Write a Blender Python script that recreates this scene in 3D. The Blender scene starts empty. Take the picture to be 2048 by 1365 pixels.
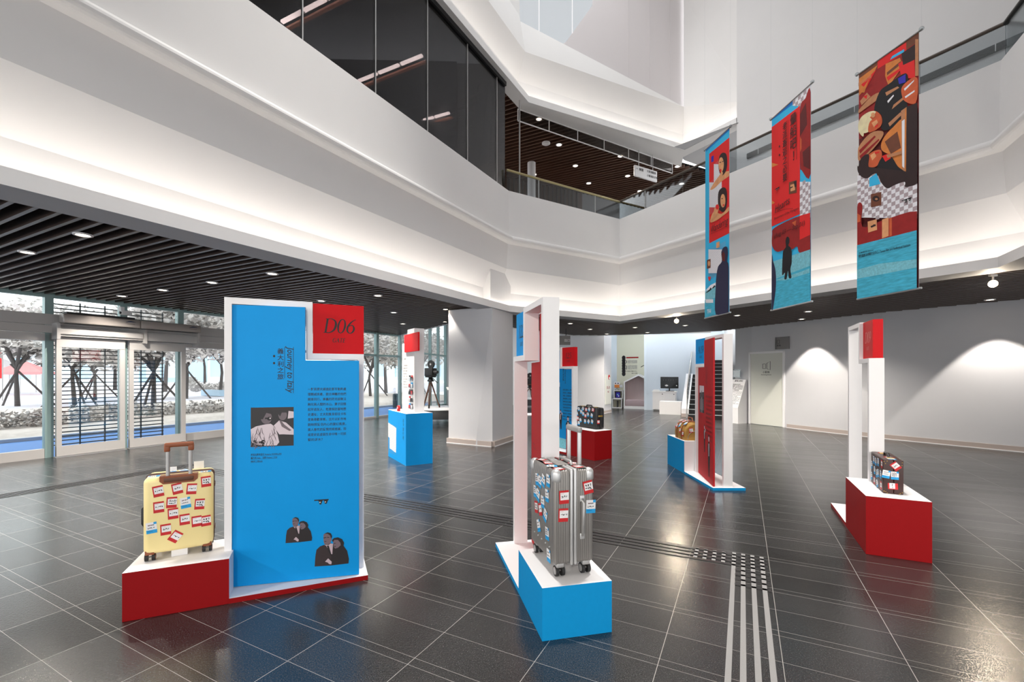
import bpy, bmesh, math, random
import numpy as np
from mathutils import Vector, Matrix
random.seed(7)
SC = bpy.context.scene
COL = SC.collection
# ---- viewpoint: eye 1.55 m above the floor, level camera looking along +Y -----------
F, CX, HY, H = 895.0, 1024.0, 749.0, 1.55
def gp(u, v, z=0.0):
    y = F*(H-z)/(v-HY)
    return Vector(((u-CX)/F*y, y, z))
def ang(d): return math.atan2(d[1], d[0])
D1 = Vector((.4587, .8886, 0)); D2 = Vector((.8886, -.4587, 0))   # floor-tile directions
def ab(a, b, z=0.0): return D1*a + D2*b + Vector((0, 0, z))

# ---- materials ----------------------------------------------------------------------
def s2l(c):
    return tuple(((x/255)/12.92 if x/255 <= .04045 else ((x/255+.055)/1.055)**2.4) for x in c)
M = {}
def mat(name, rgb, rough=.55, metal=0.0, noise=0.0, nscale=8.0, bump=0.0, bscale=60.0, spec=.5, emit=None, es=0.0, stretch=None, coat=0.0):
    m = bpy.data.materials.new(name); m.use_nodes = True
    nt = m.node_tree; p = nt.nodes['Principled BSDF']
    col = s2l(rgb)
    p.inputs['Base Color'].default_value = (*col, 1)
    p.inputs['Roughness'].default_value = rough
    p.inputs['Metallic'].default_value = metal
    p.inputs['Specular IOR Level'].default_value = spec
    if coat: p.inputs['Coat Weight'].default_value = coat
    if noise or bump:
        tc = nt.nodes.new('ShaderNodeTexCoord')
        src = tc.outputs['Object']
        if stretch:
            mp = nt.nodes.new('ShaderNodeMapping'); mp.inputs['Scale'].default_value = stretch
            nt.links.new(src, mp.inputs[0]); src = mp.outputs[0]
    if noise:
        n = nt.nodes.new('ShaderNodeTexNoise'); n.inputs['Scale'].default_value = nscale; n.inputs['Detail'].default_value = 6
        nt.links.new(src, n.inputs['Vector'])
        mx = nt.nodes.new('ShaderNodeMix'); mx.data_type = 'RGBA'
        mx.inputs['A'].default_value = (*[c*(1-noise) for c in col], 1)
        mx.inputs['B'].default_value = (*[min(1, c*(1+noise)) for c in col], 1)
        nt.links.new(n.outputs['Fac'], mx.inputs['Factor']); nt.links.new(mx.outputs['Result'], p.inputs['Base Color'])
    if bump:
        n2 = nt.nodes.new('ShaderNodeTexNoise'); n2.inputs['Scale'].default_value = bscale; n2.inputs['Detail'].default_value = 3
        nt.links.new(src, n2.inputs['Vector'])
        b = nt.nodes.new('ShaderNodeBump'); b.inputs['Strength'].default_value = bump; b.inputs['Distance'].default_value = .01
        nt.links.new(n2.outputs['Fac'], b.inputs['Height']); nt.links.new(b.outputs[0], p.inputs['Normal'])
    if emit:
        p.inputs['Emission Color'].default_value = (*s2l(emit), 1); p.inputs['Emission Strength'].default_value = es
    M[name] = m
    return m
def glass(name, tint=(255, 255, 255), gloss=.07, rough=0.0):
    m = bpy.data.materials.new(name); m.use_nodes = True
    nt = m.node_tree; nt.nodes.clear()
    o = nt.nodes.new('ShaderNodeOutputMaterial'); t = nt.nodes.new('ShaderNodeBsdfTransparent'); g = nt.nodes.new('ShaderNodeBsdfGlossy')
    t.inputs[0].default_value = (*s2l(tint), 1); g.inputs['Roughness'].default_value = rough
    mx = nt.nodes.new('ShaderNodeMixShader'); lw = nt.nodes.new('ShaderNodeLayerWeight'); lw.inputs[0].default_value = .25
    mp = nt.nodes.new('ShaderNodeMath'); mp.operation = 'MULTIPLY_ADD'; mp.inputs[1].default_value = .5; mp.inputs[2].default_value = gloss
    nt.links.new(lw.outputs['Fresnel'], mp.inputs[0])
    nt.links.new(mp.outputs[0], mx.inputs[0]); nt.links.new(t.outputs[0], mx.inputs[1]); nt.links.new(g.outputs[0], mx.inputs[2])
    nt.links.new(mx.outputs[0], o.inputs[0]); M[name] = m
    return m

mat('white_wall', (224, 222, 221), .75, noise=.02, nscale=3)
mat('bulkhead_white', (236, 234, 232), .7, noise=.02, nscale=2)
mat('soffit_grey', (196, 196, 198), .7)
mat('wall_grey', (205, 204, 206), .75, noise=.02, nscale=3)
mat('baseboard', (182, 168, 160), .45)
mat('white_paint', (238, 236, 236), .55, noise=.015, nscale=14)
mat('ceiling_black', (9, 8, 8), .9)
mat('slat_brown', (80, 66, 58), .34, noise=.25, nscale=3, stretch=(6, 6, 30))
mat('slat_up', (84, 56, 42), .5, noise=.2, nscale=3)
mat('stand_red', (146, 4, 10), .6, spec=.2, noise=.05, nscale=30)
mat('sign_red', (200, 12, 22), .6, spec=.2, noise=.04, nscale=30)
mat('stand_blue', (8, 150, 214), .6, spec=.2, noise=.04, nscale=30)
mat('panel_blue', (0, 146, 218), .55, spec=.2, noise=.05, nscale=4)
mat('panel_red', (178, 28, 34), .6, spec=.2, noise=.04, nscale=6)
mat('ink', (16, 14, 18), .6)
mat('ink_red', (96, 12, 16), .6)
mat('ink_blue', (4, 40, 80), .6)
mat('ink_grey', (120, 112, 112), .6)
mat('paper_white', (240, 238, 236), .6)
mat('qr_none', (200, 200, 200), .6)
mat('coat_brown', (48, 36, 38), .7)
mat('coat_dark', (30, 24, 26), .7)
mat('skin_grey', (112, 96, 104), .7)
mat('skin_light', (190, 170, 178), .7)
mat('photo_dark', (26, 22, 26), .5)
mat('photo_mid', (104, 92, 98), .5)
mat('photo_light', (206, 192, 198), .5)
mat('cream', (246, 226, 160), .38, bump=.05, bscale=300, noise=.02)
mat('tan_leather', (138, 74, 40), .45, bump=.1, bscale=250)
mat('zip_brown', (84, 56, 46), .6)
mat('alu', (176, 174, 172), .45, metal=.6)
mat('alu_dark', (142, 138, 134), .5, metal=.5)
mat('alu_bright', (204, 203, 202), .4, metal=.6)
mat('rubber', (28, 27, 27), .6)
mat('wheel_grey', (150, 148, 146), .4)
mat('black_leather', (24, 24, 25), .38, bump=.15, bscale=160)
mat('brown_leather', (58, 32, 28), .4, bump=.1, bscale=160)
mat('brass', (214, 176, 90), .3, metal=1)
mat('canvas_gold', (176, 132, 62), .75, bump=.2, bscale=200, noise=.12, nscale=9)
mat('tag_red', (200, 30, 34), .5)
mat('tag_blue', (30, 160, 222), .5)
mat('tag_white', (240, 238, 238), .5)
mat('frame_metal', (202, 198, 195), .42, metal=.1)
mat('frame_dark', (120, 118, 118), .4, metal=.4)
mat('frame_teal', (150, 176, 174), .4, metal=.2)
mat('airbox', (168, 160, 154), .38, metal=.3)
mat('black_plastic', (20, 20, 21), .45)
mat('dark_grey', (52, 52, 54), .5)
mat('mid_grey', (130, 128, 128), .55)
mat('sign_grey', (128, 124, 122), .5)
mat('screen', (10, 10, 12), .15)
mat('wood_dark', (92, 54, 34), .5, noise=.25, nscale=6, stretch=(1, 1, .15))
mat('wood_leg', (150, 112, 70), .5, noise=.15, nscale=6)
mat('wood_pale', (208, 190, 188), .6, noise=.1, nscale=4, stretch=(14, 14, .6))
mat('seat_mauve', (178, 158, 160), .8, bump=.1)
mat('niche_cream', (214, 212, 192), .7)
mat('door_grey', (216, 216, 206), .5)
mat('step_black', (22, 22, 24), .55)
mat('step_white', (210, 210, 212), .5)
mat('wall_pale_blue', (222, 232, 242), .7)
mat('smoke_dark', (34, 34, 36), .9)
mat('panel_pinkish', (220, 214, 214), .7)
mat('seam', (216, 211, 211), .7)
mat('rail_brass', (176, 164, 122), .35, metal=.6)
mat('rail_brown', (84, 74, 66), .4, metal=.3)
mat('rail_black', (34, 32, 30), .4)
mat('vent', (116, 116, 116), .6)
mat('tactile_light', (150, 148, 146), .5, metal=.2, bump=.2, bscale=300)
mat('tactile_dark', (58, 56, 56), .28, metal=.3)
mat('tactile_base', (34, 33, 33), .4)
mat('ink_sheen', (220, 120, 118), .6)  # gate lettering with its reflected sheen put into the colour
mat('trunk', (84, 78, 76), .9, noise=.3, nscale=6)
mat('leaf_grey', (222, 216, 212), .8, noise=.25, nscale=3)
mat('leaf_dark', (150, 146, 142), .8, noise=.3, nscale=3)
mat('hedge', (196, 188, 182), .9, noise=.4, nscale=9, bump=.8, bscale=14)
mat('lawn', (222, 212, 204), .95, noise=.3, nscale=6, bump=.5, bscale=20)
mat('pavement', (104, 150, 214), .8, noise=.08, nscale=1)
mat('plaza', (226, 224, 232), .9)
mat('kerb', (214, 214, 218), .8)
mat('bldg_white', (225, 236, 242), .8)
mat('bldg_blue', (176, 206, 226), .4)
mat('tent_red', (236, 150, 150), .8)
mat('tent_white', (240, 236, 238), .8)
mat('bollard', (52, 78, 90), .5)
mat('red_flag', (224, 30, 34), .7)
mat('led_warm', (255, 240, 222), .5, emit=(255, 236, 212), es=14)
mat('led_cove', (255, 250, 244), .5, emit=(255, 248, 240), es=6.5)
mat('fill_panel', (255, 255, 255), .5, emit=(244, 250, 255), es=20)  # glow of the unseen panels added in the rear hall
mat('led_line', (255, 240, 230), .5, emit=(255, 232, 214), es=14)
mat('lamp_reflect_glow', (190, 120, 84), .4, emit=(190, 110, 70), es=1.6)  # reflected tube light painted as emission on a wood colour
mat('spot_hot', (255, 220, 170), .5, emit=(255, 214, 150), es=60)
# banner dyes
mat('dye_red', (226, 30, 30), .8); mat('dye_darkred', (150, 24, 22), .8, noise=.3, nscale=11); mat('dye_maroon', (92, 20, 20), .8, noise=.3, nscale=11)
mat('dye_cyan', (52, 184, 232), .8); mat('dye_blue', (20, 120, 206), .8); mat('dye_navy', (36, 34, 66), .8)
mat('dye_white', (236, 234, 238), .8); mat('dye_grey', (176, 160, 164), .8); mat('dye_black', (18, 14, 18), .8)
mat('dye_skin', (226, 160, 110), .8, noise=.3, nscale=11); mat('dye_skin_red', (206, 92, 50), .8, noise=.3, nscale=11); mat('dye_blond', (244, 220, 176), .8, noise=.3, nscale=11)
mat('dye_orange', (216, 128, 58), .8, noise=.3, nscale=11); mat('dye_hair', (44, 24, 24), .8, noise=.3, nscale=11); mat('dye_brown', (112, 62, 40), .8, noise=.3, nscale=11); mat('dye_royal', (50, 40, 170), .8)
mat('dye_tan', (190, 130, 90), .8, noise=.3, nscale=11)
mat('dye_sea', (64, 172, 200), .8, noise=.55, nscale=9, stretch=(1, 1, 5))
mat('dye_sea2', (120, 190, 204), .8, noise=.4, nscale=40)
glass('glass_clear', (248, 252, 252), .04)
glass('glass_thin', (205, 202, 200), .0)
glass('glass_rail', (222, 226, 228), .05)
glass('glass_smoke', (140, 140, 145), .03)
glass('acrylic', (236, 240, 242), .08)

# floor: polished dark granite in narrow strips with thin pale joints
def floor_mat():
    m = bpy.data.materials.new('granite_floor'); m.use_nodes = True
    nt = m.node_tree; N = nt.nodes; L = nt.links; p = N['Principled BSDF']
    g = N.new('ShaderNodeNewGeometry')
    def dot(v):
        d = N.new('ShaderNodeVectorMath'); d.operation = 'DOT_PRODUCT'; d.inputs[1].default_value = v
        L.new(g.outputs['Position'], d.inputs[0]); return d.outputs['Value']
    def mth(op, a, b=None, c=None):
        n = N.new('ShaderNodeMath'); n.operation = op
        for i, x in enumerate((a, b, c)):
            if x is None: continue
            if isinstance(x, (int, float)): n.inputs[i].default_value = x
            else: L.new(x, n.inputs[i])
        return n.outputs[0]
    A = dot(D1); B = dot(D2)
    def line(src, period, off, w):
        t = mth('MODULO', mth('ADD', src, 60*period-off+period/2), period)
        return mth('LESS_THAN', mth('ABSOLUTE', mth('SUBTRACT', t, period/2)), w/2)
    l = line(B, .594, -.404, .0034)
    for off in (1.26, 1.32, 1.591): l = mth('MAXIMUM', l, line(A, .607, off, .0022))
    # per-strip tone
    def cell(src, period, off): return mth('FLOOR', mth('DIVIDE', mth('SUBTRACT', src, off), period))
    cmb = N.new('ShaderNodeCombineXYZ'); L.new(cell(B, .594, -.404), cmb.inputs[0]); L.new(cell(A, .3035, 1.591), cmb.inputs[1])
    wn = N.new('ShaderNodeTexWhiteNoise'); wn.noise_dimensions = '2D'; L.new(cmb.outputs[0], wn.inputs['Vector'])
    # grain
    cg = N.new('ShaderNodeCombineXYZ'); L.new(mth('MULTIPLY', A, 5), cg.inputs[0]); L.new(B, cg.inputs[1])
    ns = N.new('ShaderNodeTexNoise'); ns.inputs['Scale'].default_value = 1.4; ns.inputs['Detail'].default_value = 6; L.new(cg.outputs[0], ns.inputs['Vector'])
    fine = N.new('ShaderNodeTexNoise'); fine.inputs['Scale'].default_value = 160; fine.inputs['Detail'].default_value = 2; L.new(g.outputs['Position'], fine.inputs['Vector'])
    v = mth('ADD', mth('MULTIPLY', wn.outputs['Value'], .010), mth('MULTIPLY', ns.outputs['Fac'], .012))
    v = mth('ADD', v, mth('MULTIPLY', mth('SUBTRACT', fine.outputs['Fac'], .5), .17))
    v = mth('MAXIMUM', mth('ADD', v, .014), .006)
    cr = N.new('ShaderNodeCombineColor')
    L.new(v, cr.inputs[0]); L.new(mth('MULTIPLY', v, .97), cr.inputs[1]); L.new(mth('MULTIPLY', v, .95), cr.inputs[2])
    mx = N.new('ShaderNodeMix'); mx.data_type = 'RGBA'; L.new(l, mx.inputs['Factor']); L.new(cr.outputs[0], mx.inputs['A']); mx.inputs['B'].default_value = (.36, .345, .32, 1)
    L.new(mx.outputs['Result'], p.inputs['Base Color'])
    r = mth('ADD', mth('ADD', .185, mth('MULTIPLY', ns.outputs['Fac'], .05)), mth('MULTIPLY', wn.outputs['Value'], .04))
    L.new(r, p.inputs['Roughness']); p.inputs['IOR'].default_value = 1.6
    bp = N.new('ShaderNodeBump'); bp.inputs['Strength'].default_value = .42; bp.inputs['Distance'].default_value = .002
    fb = N.new('ShaderNodeTexNoise'); fb.inputs['Scale'].default_value = 70; fb.inputs['Detail'].default_value = 2; L.new(g.outputs['Position'], fb.inputs['Vector'])
    L.new(fb.outputs['Fac'], bp.inputs['Height']); L.new(bp.outputs[0], p.inputs['Normal'])
    p.inputs['Specular IOR Level'].default_value = .6
    M['granite'] = m
floor_mat()

# ---- mesh builder -------------------------------------------------------------------
class MB:
    def __init__(s): s.v = []; s.f = []; s.mi = []; s.sm = []; s.mats = []; s.T = None
    def midx(s, m):
        if m not in s.mats: s.mats.append(m)
        return s.mats.index(m)
    def add(s, vs, fs, m, smooth=False):
        b = len(s.v)
        if s.T is not None: vs = [s.T @ Vector(v) for v in vs]
        s.v += [tuple(v) for v in vs]; k = s.midx(m)
        for f in fs: s.f.append(tuple(i+b for i in f)); s.mi.append(k); s.sm.append(smooth)
        return s
    def poly(s, pts, m): return s.add(pts, [tuple(range(len(pts)))], m)
    def box(s, x0, x1, y0, y1, z0, z1, m, top=None, left=None, right=None, front=None, back=None, bottom=None):
        vs = [(x, y, z) for z in (z0, z1) for x, y in ((x0, y0), (x1, y0), (x1, y1), (x0, y1))]
        for f, mm in (((0, 3, 2, 1), bottom), ((4, 5, 6, 7), top), ((0, 1, 5, 4), front), ((1, 2, 6, 5), right), ((2, 3, 7, 6), back), ((3, 0, 4, 7), left)):
            s.add([vs[i] for i in f], [(0, 1, 2, 3)], mm or m)
        return s
    def rbox(s, x0, x1, y0, y1, z0, z1, r, m, seg=3, smooth=True):
        bm = bmesh.new(); bmesh.ops.create_cube(bm, size=1)
        for v in bm.verts:
            v.co = Vector((x0+(v.co.x+.5)*(x1-x0), y0+(v.co.y+.5)*(y1-y0), z0+(v.co.z+.5)*(z1-z0)))
        bmesh.ops.bevel(bm, geom=list(bm.edges), offset=r, segments=seg, affect='EDGES', profile=.5)
        bm.verts.index_update()
        s.add([v.co.copy() for v in bm.verts], [tuple(v.index for v in f.verts) for f in bm.faces], m, smooth); bm.free()
        return s
    def prism(s, pts, z0, z1, m, top=None, bottom=None, smooth=False):
        n = len(pts)
        lo = [(p[0], p[1], z0) for p in pts]; hi = [(p[0], p[1], z1) for p in pts]
        s.add(lo+hi, [(i, (i+1) % n, n+(i+1) % n, n+i) for i in range(n)], m, smooth)
        s.add(lo, [tuple(reversed(range(n)))], bottom or m); s.add(hi, [tuple(range(n))], top or m)
        return s
    def extr(s, pts, d, m, side=None):
        d = Vector(d); n = len(pts); lo = [Vector(p) for p in pts]; hi = [p+d for p in lo]
        s.add(lo+hi, [(i, (i+1) % n, n+(i+1) % n, n+i) for i in range(n)], side or m)
        s.add(lo, [tuple(reversed(range(n)))], m); s.add(hi, [tuple(range(n))], m)
        return s
    def cyl(s, p0, p1, r, m, n=14, r1=None, caps=True, smooth=True):
        p0 = Vector(p0); p1 = Vector(p1); r1 = r if r1 is None else r1
        ax = (p1-p0).normalized(); u = ax.orthogonal().normalized(); w = ax.cross(u)
        ring = lambda c, rr: [c+(u*math.cos(2*math.pi*i/n)+w*math.sin(2*math.pi*i/n))*rr for i in range(n)]
        a = ring(p0, r); b = ring(p1, r1)
        s.add(a+b, [(i, (i+1) % n, n+(i+1) % n, n+i) for i in range(n)], m, smooth)
        if caps: s.add(a, [tuple(reversed(range(n)))], m); s.add(b, [tuple(range(n))], m)
        return s
    def tube(s, path, r, m, n=8, closed=False):
        P = [Vector(p) for p in path]; k = len(P); vs = []
        up = Vector((0, 0, 1))
        for i, p in enumerate(P):
            t = ((P[(i+1) % k]-P[i-1]) if closed or 0 < i < k-1 else (P[1]-P[0] if i == 0 else P[-1]-P[-2])).normalized()
            a = t.cross(up) if abs(t.dot(up)) < .95 else t.cross(Vector((1, 0, 0)))
            a.normalize(); b = t.cross(a)
            rr = r[i] if isinstance(r, (list, tuple)) else r
            vs += [p+(a*math.cos(2*math.pi*j/n)+b*math.sin(2*math.pi*j/n))*rr for j in range(n)]
        fs = [(i*n+j, i*n+(j+1) % n, ((i+1) % k)*n+(j+1) % n, ((i+1) % k)*n+j) for i in range(k if closed else k-1) for j in range(n)]
        s.add(vs, fs, m, True)
        if not closed: s.add(vs[:n], [tuple(reversed(range(n)))], m); s.add(vs[-n:], [tuple(range(n))], m)
        return s
    def lathe(s, prof, m, n=20, c=(0, 0, 0), smooth=True):
        vs = [(c[0]+r*math.cos(2*math.pi*j/n), c[1]+r*math.sin(2*math.pi*j/n), c[2]+z) for r, z in prof for j in range(n)]
        s.add(vs, [(i*n+j, i*n+(j+1) % n, (i+1)*n+(j+1) % n, (i+1)*n+j) for i in range(len(prof)-1) for j in range(n)], m, smooth)
        if prof[0][0] > 1e-4: s.add(vs[:n], [tuple(reversed(range(n)))], m)
        if prof[-1][0] > 1e-4: s.add(vs[-n:], [tuple(range(n))], m)
        return s
    def ball(s, c, r, m, n=12, sq=(1, 1, 1)):
        k = n//2; prof = [(max(1e-5, math.sin(math.pi*i/k)), -math.cos(math.pi*i/k)) for i in range(k+1)]
        vs = [(c[0]+r*sq[0]*q*math.cos(2*math.pi*j/n), c[1]+r*sq[1]*q*math.sin(2*math.pi*j/n), c[2]+r*sq[2]*z) for q, z in prof for j in range(n)]
        s.add(vs, [(i*n+j, i*n+(j+1) % n, (i+1)*n+(j+1) % n, (i+1)*n+j) for i in range(k) for j in range(n)], m, True)
        return s
    def build(s, name, parent=None, mesh_only=False):
        me = bpy.data.meshes.new(name); me.from_pydata(s.v, [], s.f)
        for m in s.mats: me.materials.append(M[m])
        me.polygons.foreach_set('material_index', s.mi); me.polygons.foreach_set('use_smooth', s.sm); me.update()
        if mesh_only: return me
        o = bpy.data.objects.new(name, me); COL.objects.link(o)
        if parent: o.parent = parent
        return o
def thing(name, label, cat, loc=(0, 0, 0), rz=0.0, group=None):
    o = bpy.data.objects.new(name, None); COL.objects.link(o); o.empty_display_size = .1
    o.location = loc; o.rotation_euler = (0, 0, rz); o['label'] = label; o['category'] = cat
    if group: o['group'] = group
    return o
def tag(o, label, cat, group=None, kind=None):
    o['label'] = label; o['category'] = cat
    if group: o['group'] = group
    if kind: o['kind'] = kind
    return o
def struct(o, label=None):
    o['kind'] = 'structure'
    if label: o['label'] = label
    return o
def mw(loc, rz): return Matrix.Translation(Vector(loc)) @ Matrix.Rotation(rz, 4, 'Z')
def children(o): return [c for c in COL.objects if c.parent == o]
def copy_tree(o, parent=None):
    c = o.copy(); COL.objects.link(c); c.parent = parent
    for ch in [x for x in COL.objects if x.parent == o]: copy_tree(ch, c)
    return c

# ---- lettering ----------------------------------------------------------------------
_tc = {}
def text_geo(body, shear=0.0):
    k = (body, shear)
    if k not in _tc:
        c = bpy.data.curves.new('lettering', 'FONT'); c.body = body; c.resolution_u = 2; c.shear = shear; c.offset = .009
        o = bpy.data.objects.new('lettering', c); COL.objects.link(o)
        d = bpy.context.evaluated_depsgraph_get(); me = o.evaluated_get(d).to_mesh()
        vs = [(v.co.x, v.co.y) for v in me.vertices]; fs = [tuple(p.vertices) for p in me.polygons]
        o.evaluated_get(d).to_mesh_clear(); COL.objects.unlink(o); bpy.data.objects.remove(o); bpy.data.curves.remove(c)
        _tc[k] = (vs, fs)
    return _tc[k]
def put_text(mb, P, body, x, y, h, m, k=3, shear=0.0, align='l', rot=0.0, sx=1.0, fit=None):
    """P(x, y, layer) -> 3D point on the printed face; h = letter body height; fit = total width"""
    vs, fs = text_geo(body, shear)
    if not vs: return
    w = max(v[0] for v in vs)
    if fit: sx = fit/(w*h)
    ox = {'l': 0, 'c': -w*h*sx/2, 'r': -w*h*sx}[align]
    c, sn = math.cos(rot), math.sin(rot)
    out = []
    for vx, vy in vs:
        a, b = vx*h*sx+ox, vy*h
        out.append(P(x+a*c-b*sn, y+a*sn+b*c, k))
    mb.add(out, fs, m)
def put_vtext(mb, P, body, x, y, h, m, k=3, pitch=1.0):
    for i, ch in enumerate(body): put_text(mb, P, ch, x, y-i*h*pitch, h, m, k, align='c')
SER = {
 'D': (.80, [[(.14, .0, .1), (.14, 1, .1)], [(.14, .98, .035), (.42, .98, .04), (.66, .84, .09), (.75, .55, .12), (.68, .22, .1), (.42, .02, .045), (.14, .02, .035)], [(0, .015, .03), (.26, .015, .03)], [(0, .985, .03), (.26, .985, .03)]]),
 '0': (.58, [[(.29, .99, .035), (.13, .86, .07), (.06, .5, .1), (.13, .14, .07), (.29, .01, .035), (.45, .14, .07), (.52, .5, .1), (.45, .86, .07), (.29, .99, .035)]]),
 '6': (.58, [[(.56, 1.0, .03), (.42, .94, .04), (.2, .72, .08), (.07, .42, .1), (.11, .14, .09), (.29, .01, .04), (.46, .1, .08), (.53, .31, .1), (.45, .52, .07), (.31, .59, .04), (.13, .5, .035)]]),
 'I': (.36, [[(.16, 0, .1), (.16, 1, .1)], [(.02, .015, .03), (.3, .015, .03)], [(.02, .985, .03), (.3, .985, .03)]]),
 '2': (.56, [[(.07, .76, .06), (.13, .93, .05), (.29, .99, .05), (.46, .84, .1), (.44, .62, .09), (.27, .34, .06), (.05, .04, .05)], [(.03, .045, .09), (.46, .045, .09), (.54, .2, .03)]]),
 '5': (.54, [[(.16, .955, .08), (.5, .955, .08)], [(.16, .97, .035), (.11, .58, .035)], [(.1, .57, .035), (.29, .62, .06), (.47, .45, .1), (.46, .2, .09), (.3, .03, .06), (.05, .04, .06)]]),
 '1': (.44, [[(.08, .86, .03), (.25, .99, .06)], [(.25, 0, .09), (.25, .99, .09)], [(.09, .015, .03), (.42, .015, .03)]]),
 'A': (.74, [[(.06, 0, .045), (.37, 1, .045)], [(.36, 1, .1), (.64, 0, .1)], [(.17, .34, .04), (.52, .34, .04)], [(-.02, .015, .03), (.16, .015, .03)], [(.52, .015, .03), (.74, .015, .03)]]),
 'G': (.74, [[(.66, .78, .05), (.56, .95, .05), (.38, .99, .05), (.15, .82, .09), (.06, .5, .11), (.15, .16, .09), (.38, .01, .05), (.58, .08, .06), (.62, .38, .09)], [(.48, .4, .03), (.74, .4, .03)]]),
 'T': (.62, [[(.3, 0, .1), (.3, 1, .1)], [(.02, .97, .05), (.6, .97, .05)], [(.17, .015, .03), (.43, .015, .03)]]),
 'E': (.6, [[(.14, 0, .1), (.14, 1, .1)], [(.02, .975, .05), (.54, .975, .05)], [(.02, .025, .05), (.56, .025, .05)], [(.14, .52, .05), (.44, .52, .05)]]),
}
SER['9'] = (.58, [[(.58-x, 1-y, w) for x, y, w in st] for st in SER['6'][1]])
def cat_rom(pts, n=6):
    if len(pts) < 3: return pts
    out = []; q = [pts[0]]+list(pts)+[pts[-1]]
    if pts[0] == pts[-1]: q[0] = pts[-2]; q[-1] = pts[1]
    for i in range(1, len(q)-2):
        for j in range(n):
            t = j/n
            out.append(tuple(.5*((2*b)+(-a+c)*t+(2*a-5*b+4*c-d)*t*t+(-a+3*b-3*c+d)*t**3) for a, b, c, d in zip(q[i-1], q[i], q[i+1], q[i+2])))
    return out+[tuple(pts[-1])]
def stroke(mb, P, pts, m, k=3, smooth=True):
    """pts = (x, y, width) on the printed face"""
    q = cat_rom(pts) if smooth else list(pts)
    L, R = [], []
    for i, (x, y, w) in enumerate(q):
        a = q[max(0, i-1)]; b = q[min(len(q)-1, i+1)]
        if pts[0] == pts[-1] and len(pts) > 2 and i in (0, len(q)-1): a, b = q[-2], q[1]
        dx, dy = b[0]-a[0], b[1]-a[1]; l = math.hypot(dx, dy) or 1
        nx, ny = -dy/l*w/2, dx/l*w/2
        L.append(P(x+nx, y+ny, k)); R.append(P(x-nx, y-ny, k))
    n = len(q); mb.add(L+R, [(i, i+1, n+i+1, n+i) for i in range(n-1)], m)
def serif(mb, P, word, x, y, h, m, k=3, sh=.16, cond=1.0, align='l', sp=.06):
    tot = sum((SER[c][0]+sp)*h*cond for c in word)-sp*h*cond
    if align == 'c': x -= tot/2
    for c in word:
        w, sts = SER[c]
        for st in sts:
            stroke(mb, P, [(x+(px+sh*py)*h*cond, y+py*h, ww*h*(.5+.5*cond)*1.15+.0012) for px, py, ww in st], m, k, smooth=len(st) > 2)
        x += (w+sp)*h*cond
def face_poly(mb, P, pts, m, k=1): mb.poly([P(x, y, k) for x, y in pts], m)
def ell(cx, cy, rx, ry, n=18): return [(cx+rx*math.cos(2*math.pi*i/n), cy+ry*math.sin(2*math.pi*i/n)) for i in range(n)]
def scribble(mb, P, x, y, w, h, m, k, rnd, rows=2, th=.003):
    for r in range(rows):
        yy = y+h*(1-(r+.5)/rows); n = rnd.randint(3, 5); x0 = x+rnd.random()*w*.1
        for j in range(n):
            cx = x0+(j+.5)*w*.9/n; s = min(w/n, h/rows)*.42
            for _ in range(2):
                stroke(mb, P, [(cx+rnd.uniform(-s, s), yy+rnd.uniform(-s, s), th) for _ in range(3)], m, k)
# ====================================================================== the setting
FA = Vector((-8.92, 7.79, 0)); FD = Vector((4.62, 9.21, 0)).normalized(); FL = 10.3
FRZ = ang(FD); FNV = Vector((-FD.y, FD.x, 0))
def fs(u):                                     # pixel column -> metres along the glass facade
    t = (u-CX)/F; return (t*FA.y-FA.x)/(FD.x-t*FD.y)
def fz(u, v):
    return H+(HY-v)*(FA.y+FD.y*fs(u))/F
VOID = [Vector(p) for p in ((-7.2, -2.8), (-.05, 10.15), (2.89, 11.99), (6.46, 5.95), (2.8, -1.2))]
def offset(path, d):
    out = []; n = len(path)
    for i, p in enumerate(path):
        ns = []
        if i > 0: t = (p-path[i-1]).normalized(); ns.append(Vector((-t.y, t.x)))
        if i < n-1: t = (path[i+1]-p).normalized(); ns.append(Vector((-t.y, t.x)))
        if len(ns) == 1: out.append(p+ns[0]*d)
        else:
            b = (ns[0]+ns[1]).normalized(); out.append(p+b*(d/max(.35, b.dot(ns[0]))))
    return out
def sweep(mb, path, prof, m, smooth_ids=()):
    rings = [[Vector((q.x, q.y, z)) for q in offset(path, d)] for d, z in prof]
    for k in range(len(prof)-1):
        a, b = rings[k], rings[k+1]; mm = m[k] if isinstance(m, list) else m
        for i in range(len(path)-1): mb.add([a[i], a[i+1], b[i+1], b[i]], [(0, 1, 2, 3)], mm, k in smooth_ids)

floor = MB().prism([(-14.3, -5), (16, -5), (16, 26), (-4.3, 26), (-4.3, 17.02), (-14.3, -2.94)], -.12, 0, 'granite').build('floor'); struct(floor)

# lower bulkhead of the atrium: lip, cove trough, folded fascia, moulded ledge, gallery parapet
nose = [(-.02-.075*math.cos(math.radians(a)), 4.60+.075*math.sin(math.radians(a))) for a in range(-80, 81, 20)]
prof = [(.44, 3.30), (.44, 2.97), (0, 2.97), (0, 3.11), (.07, 3.11), (.07, 3.03), (.36, 3.03), (.37, 3.46), (.10, 3.96), (.06, 4.52)]+nose+[(.02, 4.70), (.04, 5.73), (.28, 5.73), (.28, 5.0)]
mb = MB(); mats = ['bulkhead_white']*(len(prof)-1); mats[1] = 'soffit_grey'
sweep(mb, VOID, prof, mats, smooth_ids=range(10, 18))
struct(mb.build('wall_atrium'))
mb = MB(); sweep(mb, VOID, [(.09, 3.05), (.17, 3.05)], 'led_cove'); struct(mb.build('trim_1'), 'LED strip laid in the cove trough')
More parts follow.
